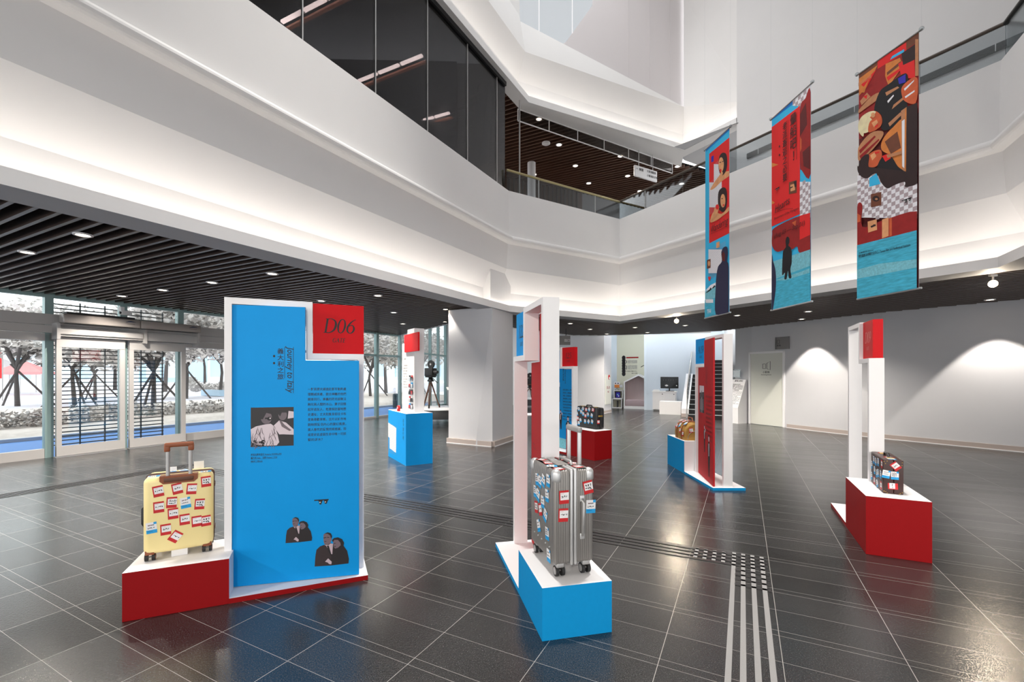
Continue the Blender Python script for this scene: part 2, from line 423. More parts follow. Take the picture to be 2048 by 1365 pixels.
# upper bulkhead above the gallery
UP = [Vector(p) for p in ((-7.8, -4.0), (.41, 11.0), (5.14, 13.35), (5.98, 11.93))]
mb = MB()
sweep(mb, UP, [(.33, 8.36), (.33, 8.24), (0, 8.24), (0, 8.40), (.07, 8.40), (.07, 8.34), (.40, 8.34), (.37, 8.95)], 'bulkhead_white')
o37 = offset(UP, .37); o10 = offset(UP, .12); V3 = lambda q, z: Vector((q.x, q.y, z))
mid = offset(UP, .30)
mb.poly([V3(o37[0], 8.95), V3(o37[1], 8.95), V3(o10[1], 9.55), V3(o10[0], 9.55)], 'bulkhead_white')
mb.poly([V3(o10[0], 9.55), V3(o10[1], 9.55), V3(mid[1], 10.55), V3(mid[0], 10.55)], 'bulkhead_white')
mb.poly([V3(mid[0], 10.55), V3(mid[1], 10.55), V3(mid[1], 13), V3(mid[0], 13)], 'bulkhead_white')
fold = o37[2].lerp(o37[1], .16)
mb.poly([V3(o37[1], 8.95), V3(o37[2], 8.95), V3(o10[2], 9.63)], 'bulkhead_white')
mb.poly([V3(o37[1], 8.95), V3(o10[2], 9.63), V3(o10[1], 9.55)], 'bulkhead_white')
mb.poly([V3(o10[1], 9.55), V3(o10[2], 9.63), V3(mid[1], 10.42)], 'bulkhead_white')
mb.poly([V3(o37[2], 8.95), V3(o37[3], 8.95), V3(o10[3], 13), V3(o10[2], 13), V3(o10[2], 9.63)], 'bulkhead_white')
sA, sB = offset(UP, .36)[1], offset(UP, .84)[2]; tA, tB = offset(UP, .32)[1], offset(UP, .32)[2]
mb.poly([V3(tA, 8.242), V3(tB, 8.242), V3(sB, 8.242), V3(sA, 8.242)], 'bulkhead_white')
struct(mb.build('wall_gallery_upper'))
mb = MB(); sweep(mb, UP, [(.09, 8.36), (.17, 8.36)], 'led_cove'); struct(mb.build('trim_2'), 'LED strip laid in the upper cove trough')
# light well above it: pale panelled wall and a frosted skylight pane
a0, b0 = offset(UP, .34)[1], offset(UP, .2)[2]
pl = lambda t, z: Vector((a0.x+(b0.x-a0.x)*t, a0.y+(b0.y-a0.y)*t, z))
mb = MB()
mb.poly([pl(.215, 10.2), pl(1, 9.60), pl(1, 14), pl(.42, 14), pl(.40, 11.6), pl(.25, 10.35)], 'panel_pinkish')
for t in (.62, .76, .9):
    q = pl(t, 9.3)+Vector((.01, -.02, 0)); mb.box(q.x-.003, q.x+.003, q.y-.003, q.y+.003, 10.5-.85*t, 13.9, 'seam')
struct(mb.build('wall_lightwell'))
def frosted():
    m = bpy.data.materials.new('frosted_pane'); m.use_nodes = True; nt = m.node_tree; nt.nodes.clear()
    o = nt.nodes.new('ShaderNodeOutputMaterial'); t = nt.nodes.new('ShaderNodeBsdfTranslucent'); d = nt.nodes.new('ShaderNodeBsdfTransparent'); x = nt.nodes.new('ShaderNodeMixShader')
    t.inputs[0].default_value = (.86, .9, .92, 1); d.inputs[0].default_value = (.86, .92, .94, 1); x.inputs[0].default_value = .45
    nt.links.new(t.outputs[0], x.inputs[1]); nt.links.new(d.outputs[0], x.inputs[2]); nt.links.new(x.outputs[0], o.inputs[0]); M['frosted'] = m
frosted()
mb = MB(); off = Vector((-.3, .5, 0))
mb.poly([pl(-.05, 10.2)+off, pl(.6, 9.6)+off, pl(.6, 14)+off, pl(-.05, 14)+off], 'frosted')
w1 = mb.build('window_1'); struct(w1, 'frosted skylight pane at the top of the light well')
fr = MB()
for t in (.0, .17, .36):
    q = pl(t, 10)+off*.96; fr.box(q.x-.012, q.x+.012, q.y-.012, q.y+.012, 10.55, 13.9, 'white_paint')
fr.build('glazing_bar', w1)

# big plain wall right of the atrium, rising from the gallery floor
R0 = Vector((5.98, 11.93, 0)); RD = Vector((.509, -.861, 0)); RN = Vector((.861, .509, 0))
mb = MB(); p = R0+RN*.02; e = p+RD*15
mb.extr([p+Vector((0, 0, 5)), e+Vector((0, 0, 5)), e+Vector((0, 0, 13)), p+Vector((0, 0, 13))], RN*.25, 'white_wall')
struct(mb.build('wall_right_upper'))
mb = MB()   # unseen roof, added to limit the sky light through its opening
for x0, x1, y0, y1 in ((-16, -2.0, -6, 26), (4.0, 17, -6, 26), (-2.0, 4.0, -6, 3.2), (-2.0, 4.0, 11.6, 26)): mb.box(x0, x1, y0, y1, 14.0, 14.2, 'white_wall')
struct(mb.build('ceiling_sky_mask'))
mb = MB(); mb.box(-15, 17, -5.2, -5, 3.2, 14, 'white_wall'); struct(mb.build('wall_sky_blocker'))  # unseen wall behind the viewer, added to cut the upper sky light
mb = MB(); mb.extr([R0+RD*.3-RN*.02+Vector((0, 0, 7.17)), R0+RD*12-RN*.02+Vector((0, 0, 7.17)), R0+RD*12-RN*.02+Vector((0, 0, 7.30)), R0+RD*.3-RN*.02+Vector((0, 0, 7.30))], RN*.03, 'vent')
for k in range(11):
    q = R0+RD*(.6+k*1.05)-RN*.026; mb.extr([q+Vector((0, 0, 7.17)), q+RD*.012+Vector((0, 0, 7.17)), q+RD*.012+Vector((0, 0, 7.30)), q+Vector((0, 0, 7.30))], RN*.01, 'white_paint')
for k in range(5):
    q = R0-RN*.024+RD*.3; z = 7.18+k*.024; mb.extr([q+Vector((0, 0, z)), q+RD*11.7+Vector((0, 0, z)), q+RD*11.7+Vector((0, 0, z+.008)), q+Vector((0, 0, z+.008))], RN*.01, 'dark_grey')
tag(mb.build('air_vent_grille'), 'long grey linear air grille low on the tall white wall behind the gallery rail', 'vent')

# ---- ground-floor slatted ceiling ---------------------------------------------------
OUTER = [(-14.3, -2.94), (-4.3, 17.0), (-1.85, 13.1), (.05, 14.24), (2.33, 17.0), (3.34, 17.0), (7.03, 15.8), (7.36, 14.75), (7.49, 14.0), (7.92, 13.04), (8.30, 12.06), (8.89, 10.75), (10.13, 8.86), (11.6, 6.8), (13.6, 4.0), (16, .8), (16, -5), (-14.3, -5)]
HOLE = [tuple(p) for p in offset(VOID, .47)]
def spans(polys, a):
    """intervals in b along the slat line at distance a, inside OUTER and outside HOLE"""
    bs = []
    for poly in polys:
        for i in range(len(poly)):
            p, q = Vector((*poly[i], 0)), Vector((*poly[(i+1) % len(poly)], 0))
            ap, aq = p.dot(D1), q.dot(D1)
            if (ap-a)*(aq-a) < 0:
                t = (a-ap)/(aq-ap); bs.append(p.dot(D2)+t*(q.dot(D2)-p.dot(D2)))
    bs.sort(); return [(bs[i], bs[i+1]) for i in range(0, len(bs)-1, 2)]
sl = MB(); bk = MB(); a = 1.595-.15*50
while a < 17:
    for b0_, b1_ in spans([OUTER, HOLE], a):
        if b1_-b0_ < .05: continue
        w = .018; q = [ab(a-w, b0_), ab(a+w, b0_), ab(a+w, b1_), ab(a-w, b1_)]
        sl.prism([(v.x, v.y) for v in q], 3.03, 3.15, 'slat_brown')
        w = .077; q = [ab(a-w, b0_-.02, 3.2), ab(a+w, b0_-.02, 3.2), ab(a+w, b1_+.02, 3.2), ab(a-w, b1_+.02, 3.2)]
        bk.poly(q, 'ceiling_black')
    a += .15
struct(sl.build('ceiling_slats')); struct(bk.build('ceiling'))
mb = MB(); mb.poly([(-5, 16.9, 4.6), (-1.9, 12.9, 4.6), (.0, 14, 4.6), (2.3, 16.8, 4.6), (3.4, 16.8, 4.6), (7.1, 15.7, 4.6), (12, 18, 4.6), (12, 26, 4.6), (-5, 26, 4.6)], 'white_wall')
struct(mb.build('ceiling_rear'))
mb = MB()
for p, q in (((-4.3, 17.0), (-1.85, 13.1)), ((-1.85, 13.1), (.05, 14.24)), ((.05, 14.24), (2.33, 17.0)), ((2.33, 17.0), (3.34, 17.0)), ((3.34, 17.0), (7.03, 15.8))):
    p = Vector((*p, 0)); q = Vector((*q, 0)); n = Vector((-(q-p).y, (q-p).x, 0)).normalized()*.06
    mb.extr([p+Vector((0, 0, 3.02)), q+Vector((0, 0, 3.02)), q+Vector((0, 0, 4.6)), p+Vector((0, 0, 4.6))], n, 'white_wall')
struct(mb.build('trim_3'), 'edge board of the slatted ceiling')
mb = MB(); mb.tube([(3.4, 17.14, 3.06), (7.05, 15.95, 3.06)], .03, 'led_cove'); struct(mb.build('trim_4'), 'glowing cove line along the far ceiling edge')
for i, (x, y) in enumerate(((5.0, 18.6), (7.6, 17.8), (-1.5, 17.5), (1.2, 19.6), (9.2, 21.0))):
    mb = MB(); mb.box(x-.45, x+.45, y-.45, y+.45, 4.57, 4.595, 'fill_panel'); tag(mb.build('ceiling_fill_panel'), 'added unseen square fill panel in the high white ceiling of the rear hall, %s' % ('over the house seat', 'over the staircase foot', 'over the camera exhibit', 'over the rear pier', 'over the upper stair')[i], 'lamp')  # unseen glowing panels added to brighten the rear hall

# ---- walls --------------------------------------------------------------------------
def wall(name, pts, z0, z1, th, m, left=True):
    mb = MB()
    for p, q in zip(pts, pts[1:]):
        p = Vector((*p, 0)); q = Vector((*q, 0)); t = (q-p).normalized(); n = Vector((-t.y, t.x, 0))*(th if left else -th)
        mb.extr([p+Vector((0, 0, z0)), q+Vector((0, 0, z0)), q+Vector((0, 0, z1)), p+Vector((0, 0, z1))], n, m)
    return struct(mb.build(name))
RW = [(7.36, 14.75), (7.49, 14.0), (7.92, 13.04), (8.30, 12.06), (8.89, 10.75), (10.13, 8.86), (11.6, 6.8), (13.6, 4.0), (16, .8)]
wall('wall_right', RW, 0, 3.2, .3, 'wall_grey')
def board(name, pts, th=.012):
    mb = MB()
    for p, q in zip(pts, pts[1:]):
        p = Vector((*p, 0)); q = Vector((*q, 0)); t = (q-p).normalized(); n = Vector((t.y, -t.x, 0))*th
        mb.extr([p+Vector((0, 0, .015)), q+Vector((0, 0, .015)), q+Vector((0, 0, .11)), p+Vector((0, 0, .11))], n, 'baseboard')
        mb.extr([p, q, q+Vector((0, 0, .015)), p+Vector((0, 0, .015))], n*1.4, 'white_paint')
    return struct(mb.build(name))
board('baseboard_right', [(7.955, 12.95)]+RW[3:])
colp = [(-.42, 9.58), (.02, 10.59), (-.9, 11.3), (-1.44, 10.16)]
mb = MB(); mb.prism([colp[0], colp[1], colp[2], colp[3]], 0, 3.0, 'wall_grey')
# slanted facet folded out of the left face
c0 = Vector((-.42, 9.58, 0)); c3 = Vector((-1.44, 10.16, 0))
pt = lambda t, z: c0.lerp(c3, t)+Vector((0, 0, z))
mb.poly([pt(0, 2.95), pt(.33, 0)+Vector((-.035, -.06, 0)), pt(0, 0)], 'wall_grey')
struct(mb.build('column'))
mb = MB(); cc = Vector((-.6, 10.4)); mb.prism([(-.47, 9.72), (-.03, 10.5), (-.9, 11.1), (-1.2, 10.3)], 3.0, 4.2, 'bulkhead_white'); struct(mb.build('column_upper'))
mb = MB()
for p, q in ((colp[3], colp[0]), (colp[0], colp[1])):
    p = Vector((*p, 0)); q = Vector((*q, 0)); t = (q-p).normalized(); n = Vector((t.y, -t.x, 0))
    mb.extr([p-t*.012, q+t*.012, q+t*.012+Vector((0, 0, .11)), p-t*.012+Vector((0, 0, .11))], n*.062, 'baseboard')
    mb.extr([p-t*.012, q+t*.012, q+t*.012+Vector((0, 0, .015)), p-t*.012+Vector((0, 0, .015))], n*.07, 'white_paint')
struct(mb.build('baseboard_column'))
# rear hall
wall('wall_rear_pier', [(1.4, 18.7), (3.61, 17.56), (4.05, 18.25)], 0, 4.6, .25, 'wall_grey')
board('baseboard_pier', [(1.4, 18.7), (3.61, 17.56), (4.05, 18.25)])
wall('wall_rear', [(5.83, 19.4), (8.1, 18.23)], 0, 4.6, .2, 'wall_pale_blue')
wall('wall_rear_reveal', [(5.83, 19.4), (6.2, 20.5)], 0, 4.6, .1, 'wall_pale_blue')
wall('wall_niche', [(4.4, 21.4), (6.3, 20.42)], 0, 4.6, .1, 'niche_cream')
wall('wall_niche_side', [(4.05, 20.4), (4.95, 21.12)], 0, 4.6, .1, 'wall_pale_blue')
wall('wall_rear_left', [(-3.35, 22.6), (2.6, 22.6)], 0, 4.6, .2, 'white_wall')
wall('wall_rear_link', [(2.6, 22.6), (4.4, 22.0)], 0, 4.6, .2, 'white_wall')
wall('wall_stair', [(7.66, 14.85), (9.9, 19.7), (11, 24)], 0, 5.2, -.2, 'white_wall')
wall('wall_stair_end', [(7.6, 23.4), (11, 22.0)], 0, 5.2, .2, 'wall_pale_blue')

# ---- glass facade with sliding doors (left) ------------------------------------------
def fthing(name, s, n=0, z=0):
    o = bpy.data.objects.new(name, None); COL.objects.link(o); o.empty_display_size = .1
    o.location = FA+FD*s+FNV*n+Vector((0, 0, z)); o.rotation_euler = (0, 0, FRZ); return o
posts = [fs(-60), fs(96), fs(245), fs(359), fs(560), fs(753), 10.25]
TOPZ = 3.03
def window(idx, s0, s1, door=False):
    w = s1-s0; root = struct(fthing('window_%d' % idx, s0), 'glazed bay of the left facade')
    f = MB()
    f.box(-.06, .06, -.06, .06, 0, TOPZ, 'frame_teal')
    f.box(0, w, -.05, .05, 2.98, TOPZ+.3, 'frame_teal')
    if s1 < 6.4:
        f.box(0, w, -.07, .07, 2.47, 2.67, 'frame_metal'); f.box(0, w, -.10, .06, 2.32, 2.46, 'frame_metal'); f.box(0, w, -.06, .06, 2.17, 2.31, 'frame_metal')
    else:
        f.box(0, w, -.05, .05, 2.19, 2.26, 'frame_teal')
    if not door: f.box(0, w, -.05, .05, 0, .17 if s1 < 6 else .06, 'frame_metal')
    f.build('window_frame', root)
    g = MB(); g.box(.06, w-.06, -.006, .006, .05 if not door else 2.31, 2.98, 'glass_clear'); g.build('pane', root)
win = 2
for i, (s0, s1) in enumerate(zip(posts, posts[1:])):
    window(win, s0, s1, door=(i in (1, 2))); win += 1
# the two sliding leaves
for k, (u0, u1) in enumerate(((104, 247), (250, 367))):
    s0, s1 = fs(u0), fs(u1)-.05; w = s1-s0; d = struct(fthing('door_%d' % (k+1), s0, -.16), 'sliding glass door leaf of the entrance')
    f = MB(); f.box(0, .075, -.03, .03, .02, 2.2, 'frame_metal'); f.box(w-.085, w, -.03, .03, .02, 2.2, 'frame_metal')
    f.box(0, w, -.035, .035, .02, .20, 'frame_metal'); f.box(0, w, -.035, .035, 2.06, 2.24, 'frame_metal'); f.build('door_frame', d)
    g = MB(); g.box(.075, w-.085, -.005, .005, .2, 2.06, 'glass_clear'); g.build('pane', d)
    r = MB(); r.box(-.02, w+.02, -.06, .06, 0, .012, 'alu_bright'); r.build('floor_track', d)
# header of the sliding doors
hd = MB(); s0, s1 = fs(100), fs(383)
hd.box(0, s1-s0, -.14, .14, 2.26, 2.42, 'frame_metal'); hd.box(0, (s1-s0)*.55, -.17, -.13, 2.30, 2.40, 'frame_metal')
for x in (0, (s1-s0)*.56, s1-s0-.02): hd.box(x, x+.05, -.18, .1, 2.2, 2.5, 'frame_metal')
r = fthing('sliding_door_header', s0, -.12); tag(r, 'long grey metal header box over the sliding glass doors', 'door header'); hd.build('housing', r)
for k, (u0, u1) in enumerate(((106, 262), (261, 383))):
    s0, s1 = fs(u0), fs(u1); L = s1-s0
    r = tag(fthing('air_curtain', s0, -.34, 2.50), ('grey air curtain box over the left sliding door with black top tray', 'grey air curtain box over the right sliding door')[k], 'air curtain', 'air curtains over the entrance')
    b = MB(); b.rbox(0, L-.02, -.1, .1, 0, .17, .02, 'airbox'); b.build('casing', r)
    b = MB(); b.box(.05, L-.07, -.08, .04, -.006, 0, 'black_plastic')
    b.build('outlet', r)
    for x in (.1, L-.2): b = MB(); b.box(x, x+.04, .08, .34, .03, .1, 'frame_dark'); b.build('bracket', r)
    b = MB(); P = lambda x, y, kk: Vector((x, -.101-kk*.0006, y))
    stroke(b, P, [(L-.28, .1, .004), (L-.2, .12, .02), (L-.1, .115, .004)], 'ink_blue'); stroke(b, P, [(L-.28, .07, .004), (L-.12, .07, .012)], 'ink_grey', smooth=False); b.build('printed_mark', r)
    if k == 0: b = MB(); b.box(.06, L-.1, -.06, .08, .17, .21, 'black_plastic'); b.build('tray', r)
r = tag(fthing('security_camera', fs(238), -.14, 2.84), 'small white security camera on the post above the air curtains', 'camera')
b = MB(); b.box(-.03, .03, -.02, .1, .02, .1, 'white_paint'); b.build('bracket', r)
b = MB(); b.rbox(-.05, .13, -.1, -.02, -.07, .02, .015, 'paper_white'); b.build('body', r)
b = MB(); b.cyl((-.05, -.06, -.03), (-.075, -.06, -.03), .025, 'black_plastic'); b.build('lens', r)
# second glazed bay behind the corner
mb = MB(); p0 = Vector((-4.28, 17.05, 0)); p1 = Vector((-3.36, 22.55, 0)); t = (p1-p0).normalized(); n = Vector((-t.y, t.x, 0))
root = struct(bpy.data.objects.new('window_8', None), 'tall glazed bay behind the corner'); COL.objects.link(root)
def vb(mb, p, q, z0, z1, th, m): mb.extr([p-n*th+Vector((0, 0, z0)), q-n*th+Vector((0, 0, z0)), q-n*th+Vector((0, 0, z1)), p-n*th+Vector((0, 0, z1))], n*2*th, m)
L = (p1-p0).length
for k in (0, .2, .4, .6, .8, 1): vb(mb, p0+t*(L*k-.05), p0+t*(L*k+.05), 0, 4.6, .06, 'frame_teal')
for z in (.0, 2.42, 4.4): vb(mb, p0, p1, z, z+.08, .05, 'frame_teal')
mb.build('window_frame', root); g = MB(); vb(g, p0, p1, .05, 4.45, .005, 'glass_clear'); g.build('pane', root)

# ---- tactile guide strips -----------------------------------------------------------
def strip(name, label, a0, a1, b0, b1, bars, m, base=True, cross=()):
    r = thing(name, label, 'tactile strip', ab((a0+a1)/2, (b0+b1)/2), 0)
    c = Vector(r.location)
    def bx(mb, aa0, aa1, bb0, bb1, z0, z1, mm):
        q = [ab(aa0, bb0)-c, ab(aa1, bb0)-c, ab(aa1, bb1)-c, ab(aa0, bb1)-c]; mb.prism([(v.x, v.y) for v in reversed(q)], z0, z1, mm)
    for (x0, x1, y0, y1) in bars:
        mb = MB(); bx(mb, x0, x1, y0, y1, 0.0005, .005, m); mb.build('bar', r)
    return r
strip('tactile_strip', 'light grey tactile bars running from the crossing towards the viewer', .5, 4.3, -.12, .18, [(.3, 4.33, b, b+.03) for b in (-.083, -.014, .055, .124)], 'tactile_light')
strip('tactile_strip', 'dark tactile bars crossing the hall behind the gate stands', 4.0, 4.36, -8.3, .18, [(a, a+.034, -8.4, .178) for a in (4.03, 4.105, 4.18, 4.255)], 'tactile_dark')
strip('tactile_strip', 'short pale tactile dashes left of the strip crossing', 4.0, 4.36, -.4, -.12, [(4.05, 4.30, b, b+.03) for b in (-.375, -.304, -.233, -.162)], 'tactile_light')
strip('tactile_strip', 'short dark cross bars between the pale bars below the crossing', 3.5, 4.0, -.1, .18, [(a, a+.03, -.055, .178) for a in (3.94, 3.85, 3.76, 3.67)], 'tactile_dark')
strip('tactile_strip', 'dark tactile bars leading along the entrance doors at left', 1, 4.3, -8.5, -8.2, [(.6, 4.33, b, b+.034) for b in (-8.5, -8.425, -8.35, -8.275)], 'tactile_dark')

# ---- gallery level ------------------------------------------------------------------
mb = MB(); PV = offset(VOID, .10)
def glassrun(name, label, p, q, z0, z1, nposts, rail, railr, ext=0, glassm='glass_rail', posts_m='alu'):
    p = Vector((p[0], p[1], 0)); q = Vector((q[0], q[1], 0)); r = thing(name, label, 'balustrade', (p.x, p.y, z0), ang(q-p)); L = (q-p).length
    g = MB(); g.box(0, L, -.008, .008, 0, z1-z0, glassm); g.build('glass_pane', r)
    for k in range(nposts):
        x = L*(k+.5)/nposts; b = MB(); b.box(x-.008, x+.008, -.014, .014, 0, z1-z0, posts_m); b.build('joint', r)
    b = MB(); b.tube([(0-ext, 0, z1-z0), (L+ext, 0, z1-z0)], railr, rail, n=10); b.build('handrail', r)
    return r
glassrun('glass_balustrade', 'short glass balustrade with brass rail on the far gallery edge', PV[1], PV[2], 5.73, 6.22, 2, 'rail_brass', .028)
glassrun('glass_balustrade', 'long glass balustrade with slim dark rail along the right gallery', PV[2], PV[3], 5.73, 6.23, 4, 'rail_brown', .026)
glassrun('glass_balustrade', 'dark railed glass balustrade at the right edge of the gallery', PV[3], PV[4], 5.73, 6.23, 3, 'rail_black', .035)
# smoked glazing over the left parapet
p = Vector((*offset(VOID, .16)[0], 0)); q = Vector((*offset(VOID, .16)[1], 0)); L = (q-p).length
sgz = struct(thing('window_9', '', '', (p.x, p.y, 5.73), ang(q-p)), 'smoked glazing above the left parapet'); del sgz['category']
ex = (q-p)/L
g = MB(); g.box(0, L, -.01, .01, 0, 2.5, 'glass_smoke'); g.build('pane', sgz)
b = MB(); b.box(0, L, -.05, .05, 2.42, 2.52, 'black_plastic')
for u in (604, 750, 854, 934, 993, 1039):
    t_ = (u-CX)/F; s_ = (t_*p.y-p.x)/(ex.x-t_*ex.y); b.box(s_-.008, s_+.008, -.016, .012, 0, 2.5, 'alu_bright')
b.build('glazing_bar', sgz)
nL = Vector((-ex.y, ex.x, 0))
mb = MB(); k0 = p+nL*5; k1 = q+nL*5-ex*1.2
mb.poly([k0+Vector((0, 0, 5)), k1+Vector((0, 0, 5)), k1+Vector((0, 0, 8.4)), k0+Vector((0, 0, 8.4))], 'smoke_dark')
mb.poly([k1+Vector((0, 0, 5)), q+nL*1.6+Vector((0, 0, 5)), q+nL*1.6+Vector((0, 0, 8.4)), k1+Vector((0, 0, 8.4))], 'mid_grey')
struct(mb.build('wall_smoked_room'))
mb = MB(); mb.poly([p+nL*.05+Vector((0, 0, 8.22)), q+nL*.05+Vector((0, 0, 8.22)), q+nL*6+Vector((0, 0, 8.22)), p+nL*6+Vector((0, 0, 8.22))], 'smoke_dark'); struct(mb.build('ceiling_smoked_room'))
mb = MB(); mb.poly([p+nL*.3+Vector((0, 0, 5.0)), q+nL*.3+Vector((0, 0, 5.0)), q+nL*6+Vector((0, 0, 5.0)), p+nL*6+Vector((0, 0, 5.0))], 'smoke_dark'); struct(mb.build('floor_smoked_room'))
mb = MB(); q2 = q-ex*.15+nL*.25
mb.extr([q2-ex*.75+Vector((0, 0, 5.0)), q2-ex*.25+Vector((0, 0, 5.0)), q2+ex*.02+Vector((0, 0, 8.2)), q2-ex*.12+Vector((0, 0, 8.2))], nL*.3, 'black_plastic'); struct(mb.build('trim_5'), 'slanted dark strut behind the smoked glazing')
for k, (x0, y0, x1, y1, segs) in enumerate(((-4.16, 8.07, -2.6, 7.30, 3), (-3.35, 9.7, -1.75, 8.89, 3), (-2.33, 11.23, -1.49, 10.85, 2))):
    d = Vector((x1-x0, y1-y0, 0)); LL = d.length
    r = thing('linear_lamp', ('slim linear pendant lamp behind smoked glass, nearest the photo top', 'slim linear pendant lamp behind smoked glass, middle of the three', 'slim linear pendant lamp behind smoked glass, lowest of the three')[k], 'lamp', (x0, y0, 7.9), ang(d), 'linear lamps behind the smoked glass')
    b = MB(); b.box(-.02, LL, .05, .11, -.10, -.06, 'lamp_reflect_glow'); b.build('reflector', r)
    for j in range(segs):
        b = MB(); b.box(LL*(j+.03)/segs, LL*(j+.93)/segs, -.03, .03, -.02, .02, 'led_line'); b.build('tube', r)
    for x in (.1, LL-.1): b = MB(); b.cyl((x, .04, 0), (x, .04, .32), .005, 'black_plastic', 6); b.build('hanger', r)
# gallery hall behind: slatted ceiling, ribbed wall, grey wall, lights
sl = MB(); bk = MB(); a = 8.5
LH = [tuple(sA), tuple(sB), (9.5, 16.4), (9.5, 24), (-2, 24), (-2.2, 12), (sA.x-.75, sA.y-1.36)]
while a < 22:
    for b0_, b1_ in spans([LH], a):
        w = .022; q_ = [ab(a-w, b0_), ab(a+w, b0_), ab(a+w, b1_), ab(a-w, b1_)]; sl.prism([(v.x, v.y) for v in q_], 8.26, 8.36, 'slat_up')
    a += .17
bk.poly([(*v, 8.4) for v in LH], 'ceiling_black')
bk.poly([(4.72, 13.22, 8.245), (5.98, 11.9, 8.245), (10, 11, 8.245), (10, 16.7, 8.245), (9.5, 16.4, 8.245), (5.4, 14.0, 8.245)], 'soffit_grey')
struct(sl.build('ceiling_slats_gallery')); struct(bk.build('ceiling_gallery'))
wl = MB(); P0 = Vector((-1.2, 14.9, 0)); P1 = Vector((2.6, 16.6, 0)); d = (P1-P0).normalized(); nn = Vector((d.y, -d.x, 0))
wl.extr([P0+Vector((0, 0, 5)), P1+Vector((0, 0, 5)), P1+Vector((0, 0, 8.3)), P0+Vector((0, 0, 8.3))], -nn*.1, 'slat_up')
for k in range(24): wl.extr([P0+d*(k*.17)+Vector((0, 0, 5)), P0+d*(k*.17+.04)+Vector((0, 0, 5)), P0+d*(k*.17+.04)+Vector((0, 0, 8.3)), P0+d*(k*.17)+Vector((0, 0, 8.3))], nn*.08, 'slat_brown')
struct(wl.build('wall_gallery_rear'))
wall('wall_gallery_side', [(2.6, 16.6), (6.0, 18.6), (9, 16)], 5, 8.3, .1, 'mid_grey')
mb = MB(); mb.tube([(6.0, 18.45, 7.98), (8.4, 16.45, 8.1)], .05, 'led_line'); struct(mb.build('trim_6'), 'glowing cove line on the gallery side wall')
mb = MB(); mb.cyl((.62, 14.2, 5), (.62, 14.2, 8.26), .13, 'white_paint', 18); struct(mb.build('column_gallery'))
# smoke curtain glass hung under the upper bulkhead
p = Vector((*sA, 0)); q = Vector((*sB, 0)); L = (q-p).length
r = thing('smoke_curtain', 'narrow hanging glass smoke curtain in thin white frames under the upper bulkhead', 'smoke curtain', (p.x, p.y, 7.93), ang(q-p))
b = MB(); b.box(0, L*.93, -.012, .012, 0, .02, 'paper_white'); b.box(0, L*.93, -.012, .012, .29, .31, 'paper_white')
for k in range(7): b.box(L*.93*k/6-.008, L*.93*k/6+.008, -.012, .012, 0, .31, 'paper_white')
b.build('frame', r); g = MB(); g.box(0, L*.93, -.004, .004, .02, .29, 'glass_thin'); g.build('pane', r)
# hanging direction sign
r = thing('hanging_sign', 'white direction sign hanging on two rods from the gallery ceiling', 'sign', (4.03, 13.5, 7.6), math.radians(29))
x0 = -.02
b = MB(); b.rbox(-.47, .47, -.03, .03, -.17, .17, .03, 'white_paint'); b.build('board', r)
for x in (-.28, .3): b = MB(); b.cyl((x, 0, .16), (x, 0, .70), .011, 'alu_bright', 8); b.build('rod', r)
b = MB(); P = lambda x, y, k: Vector((x, -.031-k*.0008, y))
put_text(b, P, '←', -.42, .03, .09, 'ink'); put_text(b, P, '展間', -.3, .03, .09, 'ink'); put_text(b, P, '大影格', .02, .05, .08, 'ink'); put_text(b, P, '電梯 →', .24, .05, .08, 'ink'); put_text(b, P, '小影格', .02, -.08, .08, 'ink'); put_text(b, P, '洗手間', .24, -.08, .08, 'ink'); b.build('lettering', r)
